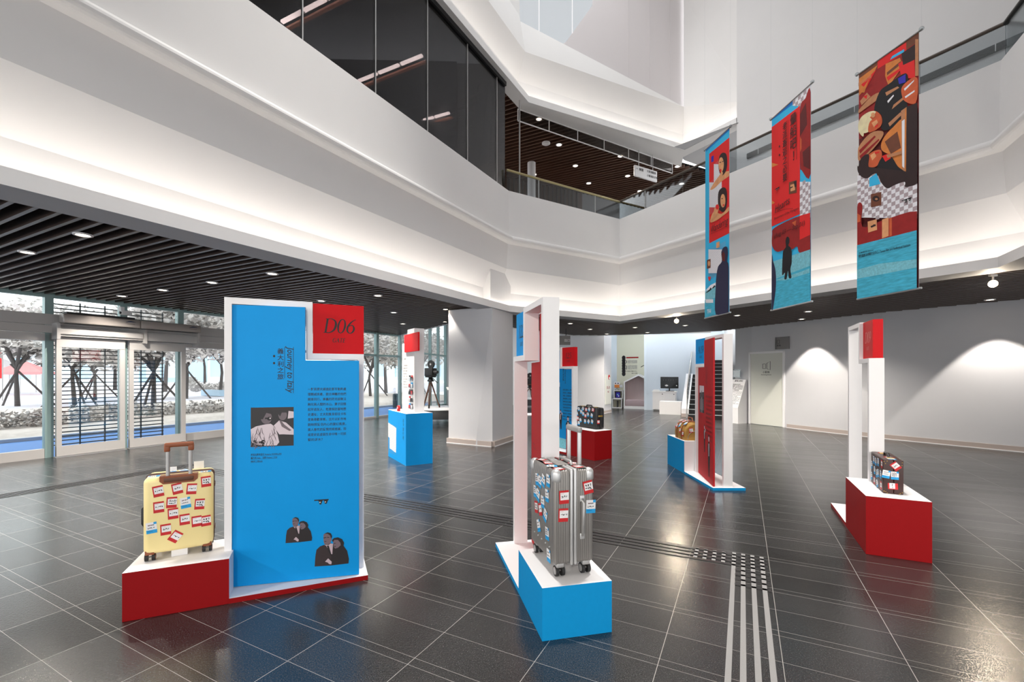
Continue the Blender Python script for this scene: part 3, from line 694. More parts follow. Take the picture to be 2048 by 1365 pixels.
# ====================================================================== exhibition stands
def ray_to(Mw, axis, val):
    """returns f(u, v) -> the two local coordinates where the sight line meets the local plane axis = val"""
    Mi = Mw.inverted(); o = Mi @ Vector((0, 0, H)); R = Mi.to_3x3()
    other = [i for i in range(3) if i != axis]
    def f(u, v):
        d = R @ Vector(((u-CX)/F, 1, (HY-v)/F)); k = (val-o[axis])/d[axis]; p = o+d*k
        return (p[other[0]], p[other[1]])
    return f
def couple(mb, P, g, k=2):
    pg = lambda pts, m, kk: face_poly(mb, P, [g(x, y) for x, y in pts], m, kk)
    pg([(675, 1207), (690, 1010), (712, 880), (780, 815), (870, 780), (1000, 745), (1040, 900), (1010, 1185)], 'coat_brown', k)
    pg([(995, 1186), (1000, 1000), (1020, 760), (1240, 800), (1310, 900), (1345, 1060), (1335, 1145)], 'coat_dark', k+1)
    pg([(848, 640), (850, 580), (900, 550), (960, 555), (1005, 600), (1010, 680), (985, 740), (950, 770), (900, 785), (862, 760), (850, 700)], 'skin_grey', k+1)
    pg([(862, 566), (930, 537), (990, 555), (1017, 610), (1010, 650), (992, 652), (978, 600), (930, 566)], 'ink', k+2)
    pg([(865, 785), (900, 800), (990, 960), (1020, 965), (1035, 760), (985, 755), (950, 785)], 'skin_light', k+2)
    pg([(915, 800), (950, 792), (1008, 985), (985, 985), (935, 880)], 'ink', k+3)
    pg([(850, 640), (905, 628), (905, 640), (852, 655)], 'ink', k+3); pg([(920, 626), (965, 632), (962, 642), (920, 640)], 'ink', k+3); pg([(868, 712), (905, 706), (905, 716), (870, 722)], 'ink', k+3)
    pg([(1015, 690), (1050, 650), (1130, 635), (1210, 670), (1250, 740), (1240, 800), (1150, 850), (1060, 700), (1030, 730)], 'ink', k+2)
    pg([(1037, 720), (1060, 685), (1130, 685), (1178, 740), (1185, 790), (1130, 840), (1075, 855), (1045, 820)], 'skin_grey', k+3)
    pg([(1050, 750), (1085, 742), (1085, 752), (1052, 760)], 'ink', k+4); pg([(1052, 810), (1090, 806), (1088, 818), (1056, 820)], 'ink', k+4)
    pg([(880, 1110), (940, 1045), (1010, 1110), (1003, 1160), (960, 1155), (930, 1125)], 'skin_light', k+4)
    pg([(955, 800), (1000, 757), (1032, 800), (1010, 850), (972, 845)], 'skin_light', k+4)
def pix_glasses(mb, P, x, y, w, m, k):
    h = w*.34; r = lambda a, b, c, d, mm=m, kk=k: face_poly(mb, P, [(x+a*w, y+b*h), (x+c*w, y+b*h), (x+c*w, y+d*h), (x+a*w, y+d*h)], mm, kk)
    r(-.5, .35, .5, .6); face_poly(mb, P, [(x-.22*w, y+.4*h), (x+.08*w, y+.4*h), (x-.02*w, y-.5*h), (x-.12*w, y-.5*h)], m, k)
    face_poly(mb, P, [(x+.16*w, y+.4*h), (x+.46*w, y+.4*h), (x+.36*w, y-.4*h), (x+.24*w, y-.4*h)], m, k)
    r(-.14, -.1, -.06, .1, 'paper_white', k+1); r(.24, -.1, .3, .1, 'paper_white', k+1)
BODY = ['一對英國夫婦遠赴那不勒斯處', '理親戚房產，貌合神離的他們', '開車同行，南義的陽光卻無法', '融化兩人間的冰山。妻子回憶', '起早逝友人，執意探訪當地歷', '史遺址；丈夫則隻身前往卡布', '里島尋歡享樂。全片以城市地', '貌映照愛侶內心的變幻風景，', '兩人垂死的愛情終將熄滅，抑', '或是彼此虛弱生命中唯一可抓', '緊的浮木？']
def film_still(mb, P, x0, x1, z0, z1, k, kind=0):
    """plain monochrome picture: generic seated figures"""
    w, h = x1-x0, z1-z0; q = lambda a, b: (x0+a*w, z0+b*h); pg = lambda pts, m, kk: face_poly(mb, P, [q(*p) for p in pts], m, k+kk)
    pg([(0, 0), (1, 0), (1, 1), (0, 1)], 'photo_dark', 0)
    if kind == 0:
        pg([(.86, .7), (1, .72), (1, .88), (.88, .9)], 'photo_light', 1)
        pg([(0, .45), (.12, .52), (.3, .56), (.46, .58), (.56, .5), (.62, .3), (.66, .1), (.6, .02), (.2, .02), (.02, .12)], 'photo_light', 1)
        rn = random.Random(4)
        for i in range(34):
            a, b = rn.uniform(.03, .58), rn.uniform(.1, .5); stroke(mb, P, [(*q(a, b), .002), (*q(a+rn.uniform(-.05, .05), b-.12), .005), (*q(a+rn.uniform(-.09, .09), b-.2), .001)], 'photo_mid', k+2, False)
        for i in range(16):
            a, b = rn.uniform(.02, .3), rn.uniform(.02, .16); pg(ell(a, b, .025, .02, 7), 'photo_dark', 3)
        pg(ell(.36, .74, .13, .17), 'photo_mid', 1); pg([(.2, .84), (.3, .95), (.46, .94), (.5, .82), (.36, .86), (.28, .7), (.22, .7)], 'photo_dark', 2)
        pg(ell(.43, .71, .055, .05, 10), 'photo_dark', 3); pg([(.33, .74), (.43, .74), (.43, .71), (.33, .70)], 'photo_dark', 3); pg(ell(.45, .72, .02, .02, 8), 'photo_light', 4)
        pg([(.52, .52), (.66, .66), (.82, .6), (1, .42), (1, .28), (.75, .3), (.66, .3)], 'photo_light', 1); pg([(.66, .66), (.72, .5), (.9, .38), (.95, .4), (.78, .55), (.7, .66)], 'photo_mid', 2)
        pg(ell(.74, .8, .1, .14), 'photo_mid', 1); pg([(.62, .86), (.7, .97), (.83, .95), (.86, .86), (.72, .86), (.68, .76)], 'photo_dark', 2)
    else:
        pg([(0, .72), (1, .78), (1, 1), (0, 1)], 'photo_light', 1)
        for cx, hh in ((.22, .72), (.52, .8), (.8, .74)):
            pg([(cx-.15, 0), (cx-.13, hh*.72), (cx, hh*.8), (cx+.13, hh*.72), (cx+.15, 0)], 'photo_mid' if cx == .52 else 'photo_dark', 2); pg(ell(cx, hh*.9, .065, .1, 12), 'photo_mid', 3); pg([(cx-.07, hh*.95), (cx, hh*1.05), (cx+.07, hh*.95), (cx, hh*.97)], 'photo_dark', 4)
            pg([(cx-.03, .1), (cx-.03, hh*.7), (cx+.03, hh*.7), (cx+.03, .1)], 'photo_light', 3)

def make_stand(label, loc, rz, colour, p):
    """p: pl plinth length, ph height, fx0/fx1 frame extent, total, cut 'far'/'near', panel colour, rot, gate text, ink"""
    root = thing('gate_stand', label, 'display stand', loc, rz, 'gate shaped display stands'); Mw = mw(loc, rz)
    pl_, ph, x0, x1, tot = p['pl'], p['ph'], p['fx0'], p['fx1'], p['total']; W = .435; t = .045; y0, y1 = .155, .275
    b = MB(); b.box(pl_-.002, tot, 0, W, 0.0, .035, colour, top='white_paint'); b.build('base', root)
    b = MB(); b.box(0, pl_, 0, W, 0.001, ph, colour, top='white_paint', right='white_paint'); b.build('plinth', root)
    FH = 2.093; zs = 1.662                      # frame height, underside of the step
    b = MB(); zb = .035
    if p['cut'] == 'far': xc = x1-.413; prof = [(x0, zb), (x0, FH), (xc+t, FH), (xc+t, zs+t), (x1, zs+t), (x1, zb), (x1-t, zb), (x1-t, zs), (xc, zs), (xc, FH-t), (x0+t, FH-t), (x0+t, zb)]
    else: xc = x0+.413; prof = [(x0, zb), (x0, zs+t), (xc-t, zs+t), (xc-t, FH), (x1, FH), (x1, zb), (x1-t, zb), (x1-t, FH-t), (xc, FH-t), (xc, zs), (x0+t, zs), (x0+t, zb)]
    b.extr([(x, y0, z) for x, z in prof], (0, y1-y0, 0), 'white_paint'); b.build('frame', root)
    # gate sign
    sx0, sx1 = (xc+t+.002, x1) if p['cut'] == 'far' else (x0, xc-t-.002); sz0, sz1 = zs+t, FH-.008; sy0, sy1 = .165, .245
    sg = 'sign_red' if colour == 'stand_red' else 'panel_blue'; ink = 'ink'
    b = MB(); b.box(sx0, sx1, sy0, sy1, sz0, sz1, sg); cx = (sx0+sx1)/2
    for side in (0, 1):
        P = (lambda x, z, k: Vector((x, sy0-k*.0009, z))) if side == 0 else (lambda x, z, k: Vector((2*cx-x, sy1+k*.0006, z)))
        serif(b, P, p['gate'], cx, sz0+.16, .108, p.get('ink', ink), 1, cond=.98, align='c'); serif(b, P, 'GATE', cx, sz0+.088, .032, p.get('ink', ink), 1, align='c')
    s = b.build('gate_sign', root)
    # pivoting panel
    if p.get('panel'):
        hx, hy = p['hinge']; rot = p['rot']; pw = x1-x0-.075; th = .022
        ch = MB(); Mp = Matrix.Translation((hx, hy, 0)) @ Matrix.Rotation(rot, 4, 'Z'); ch.T = Mp
        zc = zs-.01
        if p['cut'] == 'far': xcut = pw-(.413-t)-.008; pr = [(0, .04), (0, FH-t-.005), (xcut, FH-t-.005), (xcut, zc), (pw, zc), (pw, .04)]
        else: xcut = .413-t+.008; pr = [(0, .04), (0, zc), (xcut, zc), (xcut, FH-t-.005), (pw, FH-t-.005), (pw, .04)]
        ch.extr([(x, 0, z) for x, z in pr], (0, th, 0), p['panel'])
        ink = 'ink' if p['panel'] == 'panel_blue' else 'ink_red'
        Pf = lambda x, z, k: Vector((x, -k*.0006, z)); Pb = lambda x, z, k: Vector((pw-x, th+k*.0006, z))
        if p.get('art') == 'front':
            ray = ray_to(Mw @ Mp, 1, 0)
            c8 = lambda x, y: ray(460+x/4.264, 640+y/4.264)
            P = Pf
            hx_, hz = c8(430, 250); _, hz2 = c8(430, 470); hh = (hz-hz2)/4.05
            for i, chh in enumerate('義大利之旅'): put_text(ch, P, chh, hx_, hz-.012-i*hh-.02, hh*.95, ink, 1, align='c')
            lx, l0 = c8(466, 232); _, l1 = c8(466, 500); stroke(ch, P, [(lx, l0, .003), (lx, l1, .003)], ink, 1, False)
            lx, l0 = c8(540, 232); _, l1 = c8(540, 626); stroke(ch, P, [(lx, l0, .003), (lx, l1, .003)], ink, 1, False)
            tx, tz = c8(484, 234); _, te = c8(484, 626); put_text(ch, P, 'Journey to Italy', tx+.004, tz, .062, ink, 1, shear=.25, rot=-math.pi/2, fit=tz-te)
            for yy in (310, 370): dx, dz = c8(376, yy); face_poly(ch, P, ell(dx, dz, .0075, .0085), ink, 1)
            a0, a1 = c8(663, 603), c8(990, 1035); step = (a0[1]-c8(663, 1035)[1])/10
            for i, ln in enumerate(BODY): put_text(ch, P, ln, a0[0], a0[1]-i*step, step*.62, ink, 1, fit=(a1[0]-a0[0])*len(ln)/13)
            q0, q1 = c8(177, 1086), c8(543, 744); film_still(ch, P, q0[0], q1[0], q0[1], q1[1], 1)
            for i, ln in enumerate(('羅貝托羅塞里尼 Roberto ROSSELLINI', '義大利 Italy．法國 France | 1954', 'B&W | 80min')):
                q = c8(177, 1160+i*28); put_text(ch, P, ln, q[0], q[1], .016, ink, 1, fit=(.2, .172, .076)[i]); stroke(ch, P, [(q[0], q[1]-.003, .0012), (q[0]+(.2, .172, .076)[i], q[1]-.003, .0012)], ink, 1, False)
            c4 = lambda x, y: ray(560+x/9.75, 1010+y/9.75); couple(ch, P, c4)
            couple(ch, P, lambda x, y: c4((x-675)*.775+108, (y-1207)*.76+750))
            g0 = ray(643, 1005); pix_glasses(ch, P, g0[0], g0[1], .10, 'ink', 1)
        if p.get('art') == 'gen' or p.get('art2'):
            for P in ((Pf, Pb) if p.get('art2') else (Pf,)):
                ox = (0 if (P is Pf) == (p['cut'] == 'far') else pw*.0)
                put_vtext(ch, P, '旅行的終點', pw*.56, 1.62 if P is Pf or True else 0, .05, ink, 1); put_text(ch, P, 'Departure', pw*.62, 1.66, .045, ink, 1, shear=.25, rot=-math.pi/2, fit=.3)
                for i in range(11): put_text(ch, P, BODY[(i+3) % 10], pw*.54, 1.22-i*.06, .036, ink, 1, fit=.33*len(BODY[(i+3) % 10])/13)
                if not (P is Pb and p['panel'] == 'panel_red'): film_still(ch, P, pw*.1, pw*.42, .98, 1.38, 1, 1)
                put_text(ch, P, '導演 | 1961', pw*.1, .93, .02, ink, 1); put_text(ch, P, '35mm | 95min', pw*.1, .90, .02, ink, 1)
                for cx_, zz, sc in ((pw*.45, .42, .75), (pw*.74, .12, 1.1)):
                    R_ = lambda pts, m, k: face_poly(ch, P, [(cx_+x*sc, zz+z*sc) for x, z in pts], m, k)
                    R_([(-.03, 0), (-.045, .22), (-.07, .38), (-.03, .44), (.03, .44), (.07, .36), (.05, .2), (.04, 0), (.012, 0), (.0, .18), (-.008, 0)], 'coat_dark', 1); R_(ell(0, .485, .03, .042, 12), 'skin_light', 2); R_([(-.034, .5), (0, .545), (.034, .5), (0, .51)], 'ink', 3); R_([(-.015, .26), (-.018, .42), (.018, .42), (.012, .26)], 'photo_light', 2)
                face_poly(ch, P, ell(pw*.5, .74, .02, .028), 'skin_light', 1)
                if p.get('sea'): face_poly(ch, P, [(0, .04), (pw, .04), (pw, .22), (0, .26)], 'dye_sea2', 1)
        ch.T = Mp; ch.build('panel', root)
    return root, Mw

SD06, MD06 = make_stand('gate stand D06 at front left, white frame with bright blue panel and red plinth', (-2.434, 2.793, 0), math.radians(23.3), 'stand_red',
    dict(pl=.572, ph=.305, fx0=.518, fx1=1.452, total=1.468, cut='far', panel='panel_blue', hinge=(.558, .170), rot=math.radians(-9.4), gate='D06', art='front'))
SI2, MI2 = make_stand('gate stand I2 seen edge-on at front centre, blue plinth carrying the silver suitcase', (.5995, 2.688, 0), ang((-.22, .975)), 'stand_blue',
    dict(pl=.585, ph=.309, fx0=.518, fx1=1.452, total=1.468, cut='far', panel='panel_red', hinge=(.562, .165), rot=math.radians(-4.9), gate='I22', art='gen', art2=True))
SA1, MA1 = make_stand('gate stand A1 with open red panel and tall blue plinth holding a golden bag', (2.69, 7.74, 0), ang((-.008, -1)), 'stand_blue',
    dict(pl=.77, ph=.505, fx0=.80, fx1=1.755, total=1.78, cut='near', panel='panel_red', hinge=(.86, .18), rot=math.radians(-10), gate='A19', art='gen'))
SD09, MD09 = make_stand('gate stand D09 at right, empty white frame over a tall red plinth', (3.437, 3.66, 0), ang((.447, .894)), 'stand_red',
    dict(pl=.79, ph=.502, fx0=.655, fx1=1.56, total=1.585, cut='near', gate='D09', ink='ink_sheen'))
SI25, MI25 = make_stand('gate stand I25 at far centre with blue panel, red plinth and black suitcase', (1.837, 8.236, 0), ang((-.55, .835)), 'stand_red',
    dict(pl=.78, ph=.525, fx0=.755, fx1=1.69, total=1.72, cut='near', panel='panel_blue', hinge=(.80, .165), rot=math.radians(-3), gate='I25', art='gen', art2=True, sea=True))

# information desk with white board (left of the column)
KO = Vector((-1.79, 7.55, 0)); kx = Vector((-.555, .93, 0)); KRZ = ang(kx)
desk = thing('information_desk', 'waist-high blue desk with white board and red sign left of the grey column', 'desk', KO, KRZ)
MK = mw(KO, KRZ)       # local x runs away along the left side, local -y faces right
b = MB(); b.box(0, 1.08, -.475, 0, 0, .88, 'panel_blue', top='white_paint'); rk = ray_to(MK, 1, 0)
P = lambda x, z, k: Vector((x, k*.0006, z)); rr = lambda x, y: rk(760+x/4.55, 640+y/4.55)
b.poly([P(*rr(*q), 1) for q in ((75, 935), (148, 985), (146, 1212), (88, 1170), (88, 1075), (75, 1065))], 'tag_white')
for i in range(18):
    y = 945+i*15; stroke(b, P, [(*rr(78, y), .004), (*rr(146, y+26), .004)], 'mid_grey', 2, False)
q0 = rr(212, 900)
for i, c_ in enumerate('出發旅行吧'): put_text(b, lambda x, z, k: P(2*q0[0]-x, z, k), c_, q0[0], q0[1]-.06-i*.075, .07, 'ink_blue', 1, align='c')
b.build('counter', desk)
b = MB(); b.box(.22, .92, -.40, -.22, .88, 2.12, 'white_paint'); b.box(.22, .60, -.40, -.22, 2.12, 2.36, 'white_paint')
P = lambda x, z, k: Vector((x, -.22+k*.0008, z))
for i in range(9): put_text(b, lambda x, z, k: P(1.6-x, z, k), BODY[i][:9], .74, 1.70-i*.05, .028, 'mid_grey', 1)
put_text(b, lambda x, z, k: P(1.6-x, z, k), '旅人明信片', .74, 1.82, .035, 'ink', 1); b.build('board', desk)
b = MB(); b.box(-.06, .70, -.219, -.19, 1.95, 2.27, 'sign_red'); b.build('gate_sign', desk)
# postcard holders on the board
for c_ in range(2):
    for r_ in range(5):
        o = thing('postcard_holder', 'clear postcard pocket with small cards, %s column, %s from the top on the white board' % (('near', 'far')[c_], ('first', 'second', 'third', 'fourth', 'lowest')[r_]), 'card holder', MK @ Vector((.32+c_*.12, -.219, .93+(4-r_)*.125)), KRZ, 'postcard pockets on the desk board')
        h = MB(); h.box(-.045, .045, 0, .03, 0, .05, 'acrylic'); h.build('pocket', o)
        d = MB(); d.box(-.04, .04, .006, .012, .01, .10, ('tag_red', 'tag_blue', 'photo_dark', 'tag_white', 'photo_mid')[(r_+c_*2) % 5]); d.box(-.04, .04, .014, .02, .01, .07, ('photo_dark', 'tag_white', 'tag_red')[(r_+c_) % 3]); d.build('card', o)
o = thing('tape_dispenser', 'small red tape dispenser standing on the white top of the blue desk', 'tape dispenser', MK @ Vector((.62, -.06, .88)), KRZ)
b = MB(); b.rbox(-.05, .06, -.02, .02, 0, .025, .008, 'tag_red'); b.cyl((0, -.02, .06), (0, .02, .06), .045, 'tag_red', 18); b.build('body', o)
b = MB(); b.cyl((0, -.022, .06), (0, .022, .06), .018, 'paper_white', 14); b.build('tape_roll', o)

# ====================================================================== luggage
def sticker_mesh(kind, seed, text=None):
    rn = random.Random(seed); b = MB(); w, h = .062, .080
    P = lambda x, y, k: Vector((x, y, .0006+k*.0004)); r = lambda x0, y0, x1, y1, m, k: face_poly(b, P, [(x0, y0), (x1, y0), (x1, y1), (x0, y1)], m, k)
    if kind == 'r':
        r(-w/2, -h/2, w/2, h/2, 'tag_red', 0); r(-w*.38, -h*.22, w/2, h*.34, 'tag_white', 1)
    else:
        r(-w/2, -h/2, w/2, h/2, 'tag_white', 0); r(-w/2, -h/2, w/2, -h*.18, 'tag_blue', 1); r(w*.22, h*.3, w/2, h/2, 'tag_blue', 1)
        stroke(b, P, [(-w*.4, -h*.3, .002), (w*.1, -h*.3, .002)], 'ink_blue', 2, False)
    stroke(b, P, [(-w*.32, h*.26, .0014), (0, h*.26, .0014)], 'tag_red', 2, False)
    if text: put_text(b, P, text, -w*.3, h*.06, .022, 'ink', 2, shear=.2); scribble(b, P, -w*.3, -h*.18, w*.7, h*.2, 'ink', 2, rn, 1)
    elif kind == 'r': scribble(b, P, -w*.34, -h*.2, w*.78, h*.46, 'ink', 2, rn, rn.choice((1, 2, 2)), rn.choice((.003, .004)))
    else: scribble(b, P, -w*.4, -h*.12, w*.7, h*.5, 'ink', 2, rn, rn.choice((2, 2, 3)))
    return b.build('sticker', mesh_only=True)
STK = {'r': [sticker_mesh('r', i) for i in range(4)], 'b': [sticker_mesh('b', 10+i) for i in range(4)], 'n': [sticker_mesh('r', 20, 'Andy')]}
_si = [0]
def stick(root, M4, kind, rot=0, s=1.0):
    """M4: local matrix whose Z is the face normal, Y up"""
    _si[0] += 1; me = STK[kind][_si[0] % len(STK[kind])]
    o = bpy.data.objects.new('sticker', me); COL.objects.link(o); o.parent = root
    o.matrix_local = M4 @ Matrix.Rotation(math.radians(rot), 4, 'Z') @ Matrix.Scale(s, 4)
def facem(p, n, up=(0, 0, 1)):
    z = Vector(n).normalized(); y = Vector(up); y = (y-z*y.dot(z)).normalized(); x = y.cross(z)
    m = Matrix((x, y, z)).transposed().to_4x4(); m.translation = Vector(p); return m
def wheel_pair(root, x, y, hub, sz=.028, m='rubber', housing='tan_leather', z0=.0, ztop=.075):
    o = MB(); o.rbox(x-.026, x+.026, y-.026, y+.026, z0+sz*1.7, z0+ztop, .008, housing); wr = o.build('wheel_housing', root)
    b = MB()
    for s in (-1, 1):
        b.cyl((x+s*.010, y, z0+sz), (x+s*.028, y, z0+sz), sz, m, 18); b.cyl((x+s*.0275, y, z0+sz), (x+s*.030, y, z0+sz), sz*.68, hub, 16)
    b.cyl((x-.02, y, z0+sz), (x+.02, y, z0+sz), .006, 'alu_dark', 8); b.build('wheel', wr)

# cream cabin suitcase on D06
q = gp(296, 1124, .305); q2 = gp(420, 1103, .305); rz = ang(q2-q)
LC = Vector((q.x, q.y, .305)); MC = mw(LC, rz)
su = thing('cream_suitcase', 'cream hard-shell suitcase with brown trim and red name stickers on the D06 plinth', 'suitcase', LC, rz, None)
W = .385; zb, zt = .045, .555; xo = -.025
b = MB(); b.rbox(xo, xo+W, -.02, .11, zb, zt, .034, 'cream', 4); b.build('shell', su)
b = MB(); b.rbox(xo, xo+W, .125, .235, zb, zt, .034, 'cream', 4); b.build('shell', su)
b = MB(); b.rbox(xo-.004, xo+W+.004, .092, .143, zb-.004, zt+.006, .03, 'zip_brown', 4); b.build('zipper_band', su)
b = MB(); cx = xo+W*.5
b.extr([(cx-.105, -.024, zt+.004), (cx-.105, -.024, zt-.028), (cx-.085, -.024, zt-.048), (cx+.085, -.024, zt-.048), (cx+.105, -.024, zt-.028), (cx+.105, -.024, zt+.004)], (0, .06, 0), 'tan_leather')
b.rbox(cx-.082, cx+.082, -.028, -.02, zt-.036, zt-.008, .004, 'wood_dark'); b.build('handle_recess', su)
for s in (-1, 1): b = MB(); b.cyl((cx+s*.062, .0, zt-.03), (cx+s*.062, .0, zt+.205), .0115, 'alu', 14); b.build('handle_rod', su)
b = MB(); b.rbox(cx-.082, cx+.082, -.016, .016, zt+.195, zt+.226, .010, 'tan_leather')
for s in (-1, 1): b.rbox(cx+s*.066-.017, cx+s*.066+.017, -.015, .015, zt+.165, zt+.215, .008, 'tan_leather')
b.build('handle_grip', su)
for z in (.14, .45): b = MB(); b.rbox(xo+W-.004, xo+W+.008, .085, .15, z-.015, z+.015, .004, 'zip_brown'); b.build('hinge', su)
b = MB(); b.tube([(xo-.002, .1, .2), (xo-.018, .1, .23), (xo-.018, .1, .33), (xo-.002, .1, .36)], .008, 'black_plastic'); b.build('side_handle', su)
for x in (xo+.035, xo+W-.035):
    for y in (.012, .205): wheel_pair(su, x, y, 'tan_leather', sz=.024, z0=.001)
ray = ray_to(MC, 1, -.0205); cc = lambda x, y: ray(270+x/4.705, 860+y/4.705)
for (x, y, r, kd) in ((218, 580, 8, 'r'), (397, 555, 9, 'r'), (533, 557, -5, 'r'), (668, 488, 3, 'r'), (223, 730, 2, 'r'), (345, 685, -3, 'n'), (476, 688, 6, 'b'), (608, 700, -4, 'r'), (358, 790, 2, 'r'), (467, 845, 2, 'r'), (580, 862, 2, 'r'), (668, 857, 3, 'r'), (155, 925, 4, 'b'), (289, 940, 2, 'r'), (380, 1006, -38, 'r')):
    X, Z = cc(x, y); stick(su, facem((X, -.0203, Z), (0, -1, 0)), kd, r, .92)
for x in (.02, .31): stick(su, facem((x+xo+.03, .045, zt+.0002), (0, 0, 1), (0, 1, 0)), 'b', 90, .8)
for x in (.13, .2): stick(su, facem((x+xo, .18, zt+.0002), (0, 0, 1), (0, 1, 0)), 'b', 20, .8)
for x, h_ in ((.13, .03), (.29, .055)): b = MB(); b.box(xo+x-.03, xo+x+.03, .186, .188, zt-.004, zt+h_, 'paper_white'); b.build('paper_tag', su)
o = MB().box(-.045, .045, -.03, .03, 0, .043, 'white_paint').build('support_block'); o.location = MC @ Vector((cx, .045, .0005)); o.rotation_euler = (0, 0, rz)
tag(o, 'small white block propping up the cream suitcase on the plinth', 'block')

# silver ribbed suitcase on I2: local x = narrow side facing the viewer, y = long side going back
q = gp(1118, 1152, .309); q2 = gp(1075, 1103, .309); yv = (q2-q).normalized(); rz = ang(yv)-math.pi/2
LS = Vector((q.x, q.y, .309)); MS = mw(LS, rz)
su = thing('silver_suitcase', 'large silver ribbed aluminium suitcase on the blue plinth with telescopic handle raised', 'suitcase', LS, rz)
wx, wy = .262, .445; x0_, y0_ = -.045, -.035; zb, zt = .075, .655
def ribbed(x0, x1, y0, y1, zb, zt, m, r=.018, top=.03):
    """rounded upright body with vertical ribs"""
    out = []
    def edge(p, q, n, ribs):
        L = (Vector(q)-Vector(p)).length
        for i in range(ribs*4):
            t = i/(ribs*4); d = .0058*abs(math.sin(math.pi*ribs*t))**.7; out.append((p[0]+(q[0]-p[0])*t-n[0]*(.0058-d), p[1]+(q[1]-p[1])*t-n[1]*(.0058-d), n))
    def arc(cx, cy, a0):
        for i in range(6):
            a = math.radians(a0+90*i/5); out.append((cx+r*math.cos(a), cy+r*math.sin(a), (math.cos(a), math.sin(a))))
    nx = max(2, int((x1-x0-2*r)/.0125)); ny = max(2, int((y1-y0-2*r)/.027))
    edge((x0+r, y0), (x1-r, y0), (0, -1), nx); arc(x1-r, y0+r, -90); edge((x1, y0+r), (x1, y1-r), (1, 0), ny); arc(x1-r, y1-r, 0)
    edge((x1-r, y1), (x0+r, y1), (0, 1), nx); arc(x0+r, y1-r, 90); edge((x0, y1-r), (x0, y0+r), (-1, 0), ny); arc(x0+r, y0+r, 180)
    b = MB(); n = len(out); rings = []
    for z, ins in [(zb, .02), (zb+.012, .004), (zb+.025, 0)]+[(zt-top+top*math.sin(math.radians(a)), top*(1-math.cos(math.radians(a)))) for a in (0, 30, 60, 90)]:
        rings.append([(x-nn[0]*ins, y-nn[1]*ins, z) for x, y, nn in out])
    vs = [v for rg in rings for v in rg]
    b.add(vs, [(k*n+i, k*n+(i+1) % n, (k+1)*n+(i+1) % n, (k+1)*n+i) for k in range(len(rings)-1) for i in range(n)], m, True)
    b.add(rings[-1], [tuple(range(n))], m); b.add(rings[0], [tuple(reversed(range(n)))], m)
    return b
xm = x0_+wx*.47
ribbed(x0_, xm-.014, y0_, y0_+wy, zb, zt, 'alu_dark').build('shell', su)
ribbed(xm+.022, x0_+wx, y0_, y0_+wy, zb, zt, 'alu_dark').build('shell', su)
for (a, c_) in ((xm-.018, xm+.001), (xm+.006, xm+.026)): b = MB(); b.rbox(a, c_, y0_-.004, y0_+wy+.004, zb-.004, zt+.004, .008, 'alu_bright'); b.build('frame_band', su)
for z in (zt, ):
    for cx_ in (x0_, x0_+wx):
        for cy_ in (y0_, y0_+wy):
            sx = 1 if cx_ == x0_ else -1; sy = 1 if cy_ == y0_ else -1
            b = MB(); b.rbox(min(cx_-sx*.007, cx_+sx*.055), max(cx_-sx*.007, cx_+sx*.055), min(cy_-sy*.007, cy_+sy*.06), max(cy_-sy*.007, cy_+sy*.06), zt-.085, zt+.005, .030, 'alu_bright', 4); b.build('corner_cap', su)
for cx_ in (x0_, x0_+wx):
    for cy_ in (y0_, y0_+wy):
        sx = 1 if cx_ == x0_ else -1; sy = 1 if cy_ == y0_ else -1
        wheel_pair(su, cx_+sx*.045, cy_+sy*.035, 'wheel_grey', sz=.032, housing='alu', z0=.001, ztop=.085)
# side grip on the near narrow face
b = MB(); xg = x0_+wx*.70; b.tube([(xg, y0_-.002, .47), (xg, y0_-.02, .45), (xg, y0_-.022, .37), (xg, y0_-.02, .27), (xg, y0_-.002, .25)], [.012, .011, .010, .011, .012], 'alu', 10)
b.rbox(xg-.016, xg+.016, y0_-.008, y0_+.004, .455, .495, .005, 'alu_bright'); b.rbox(xg-.016, xg+.016, y0_-.008, y0_+.004, .225, .262, .005, 'alu_bright'); b.build('side_handle', su)
b = MB(); yc = y0_+wy*.5; b.tube([(xm+.045, yc-.10, zt), (xm+.045, yc-.085, zt+.022), (xm+.045, yc+.085, zt+.022), (xm+.045, yc+.10, zt)], .009, 'alu', 10); b.build('top_handle', su)
for y in (yc-.085, yc+.085): b = MB(); b.rbox(x0_+wx-.045, x0_+wx-.022, y-.012, y+.012, zt-.03, zt+.215, .006, 'alu_bright'); b.build('handle_rod', su)
b = MB(); b.rbox(x0_+wx-.05, x0_+wx-.018, yc-.105, yc+.105, zt+.205, zt+.245, .014, 'wheel_grey'); b.build('handle_grip', su)
for y in (yc-.02, ): b = MB(); b.rbox(xm-.05, xm+.03, y-.07, y+.07, zt, zt+.008, .003, 'alu_dark'); b.build('latch', su)
b = MB()
for k in range(5): b.cyl((x0_+.003, y0_+.08+k*.07, .165), (x0_-.005, y0_+.08+k*.07, .165), .005, 'alu_bright', 8)
b.build('rivet', su)
ray = ray_to(MS, 0, x0_-.001); cs = lambda x, y: ray(1050+x/4.012, 840+y/4.012)
for (x, y, r, kd) in ((97, 478, 8, 'b'), (120, 498, -6, 'b'), (147, 490, -14, 'b'), (186, 490, 0, 'b'), (82, 575, 3, 'b'), (105, 605, -15, 'b'), (177, 610, 4, 'b'), (142, 660, 3, 'b'), (90, 700, 10, 'r'), (122, 720, 18, 'r'), (163, 768, -24, 'b'), (110, 850, 22, 'b'), (178, 915, 5, 'b'), (190, 1092, 4, 'b')):
    Y, Z = cs(x, y); stick(su, facem((x0_-.0012, Y, Z), (-1, 0, 0)), kd, r, .98)
ray = ray_to(MS, 1, y0_-.001); cs = lambda x, y: ray(1050+x/4.012, 840+y/4.012)
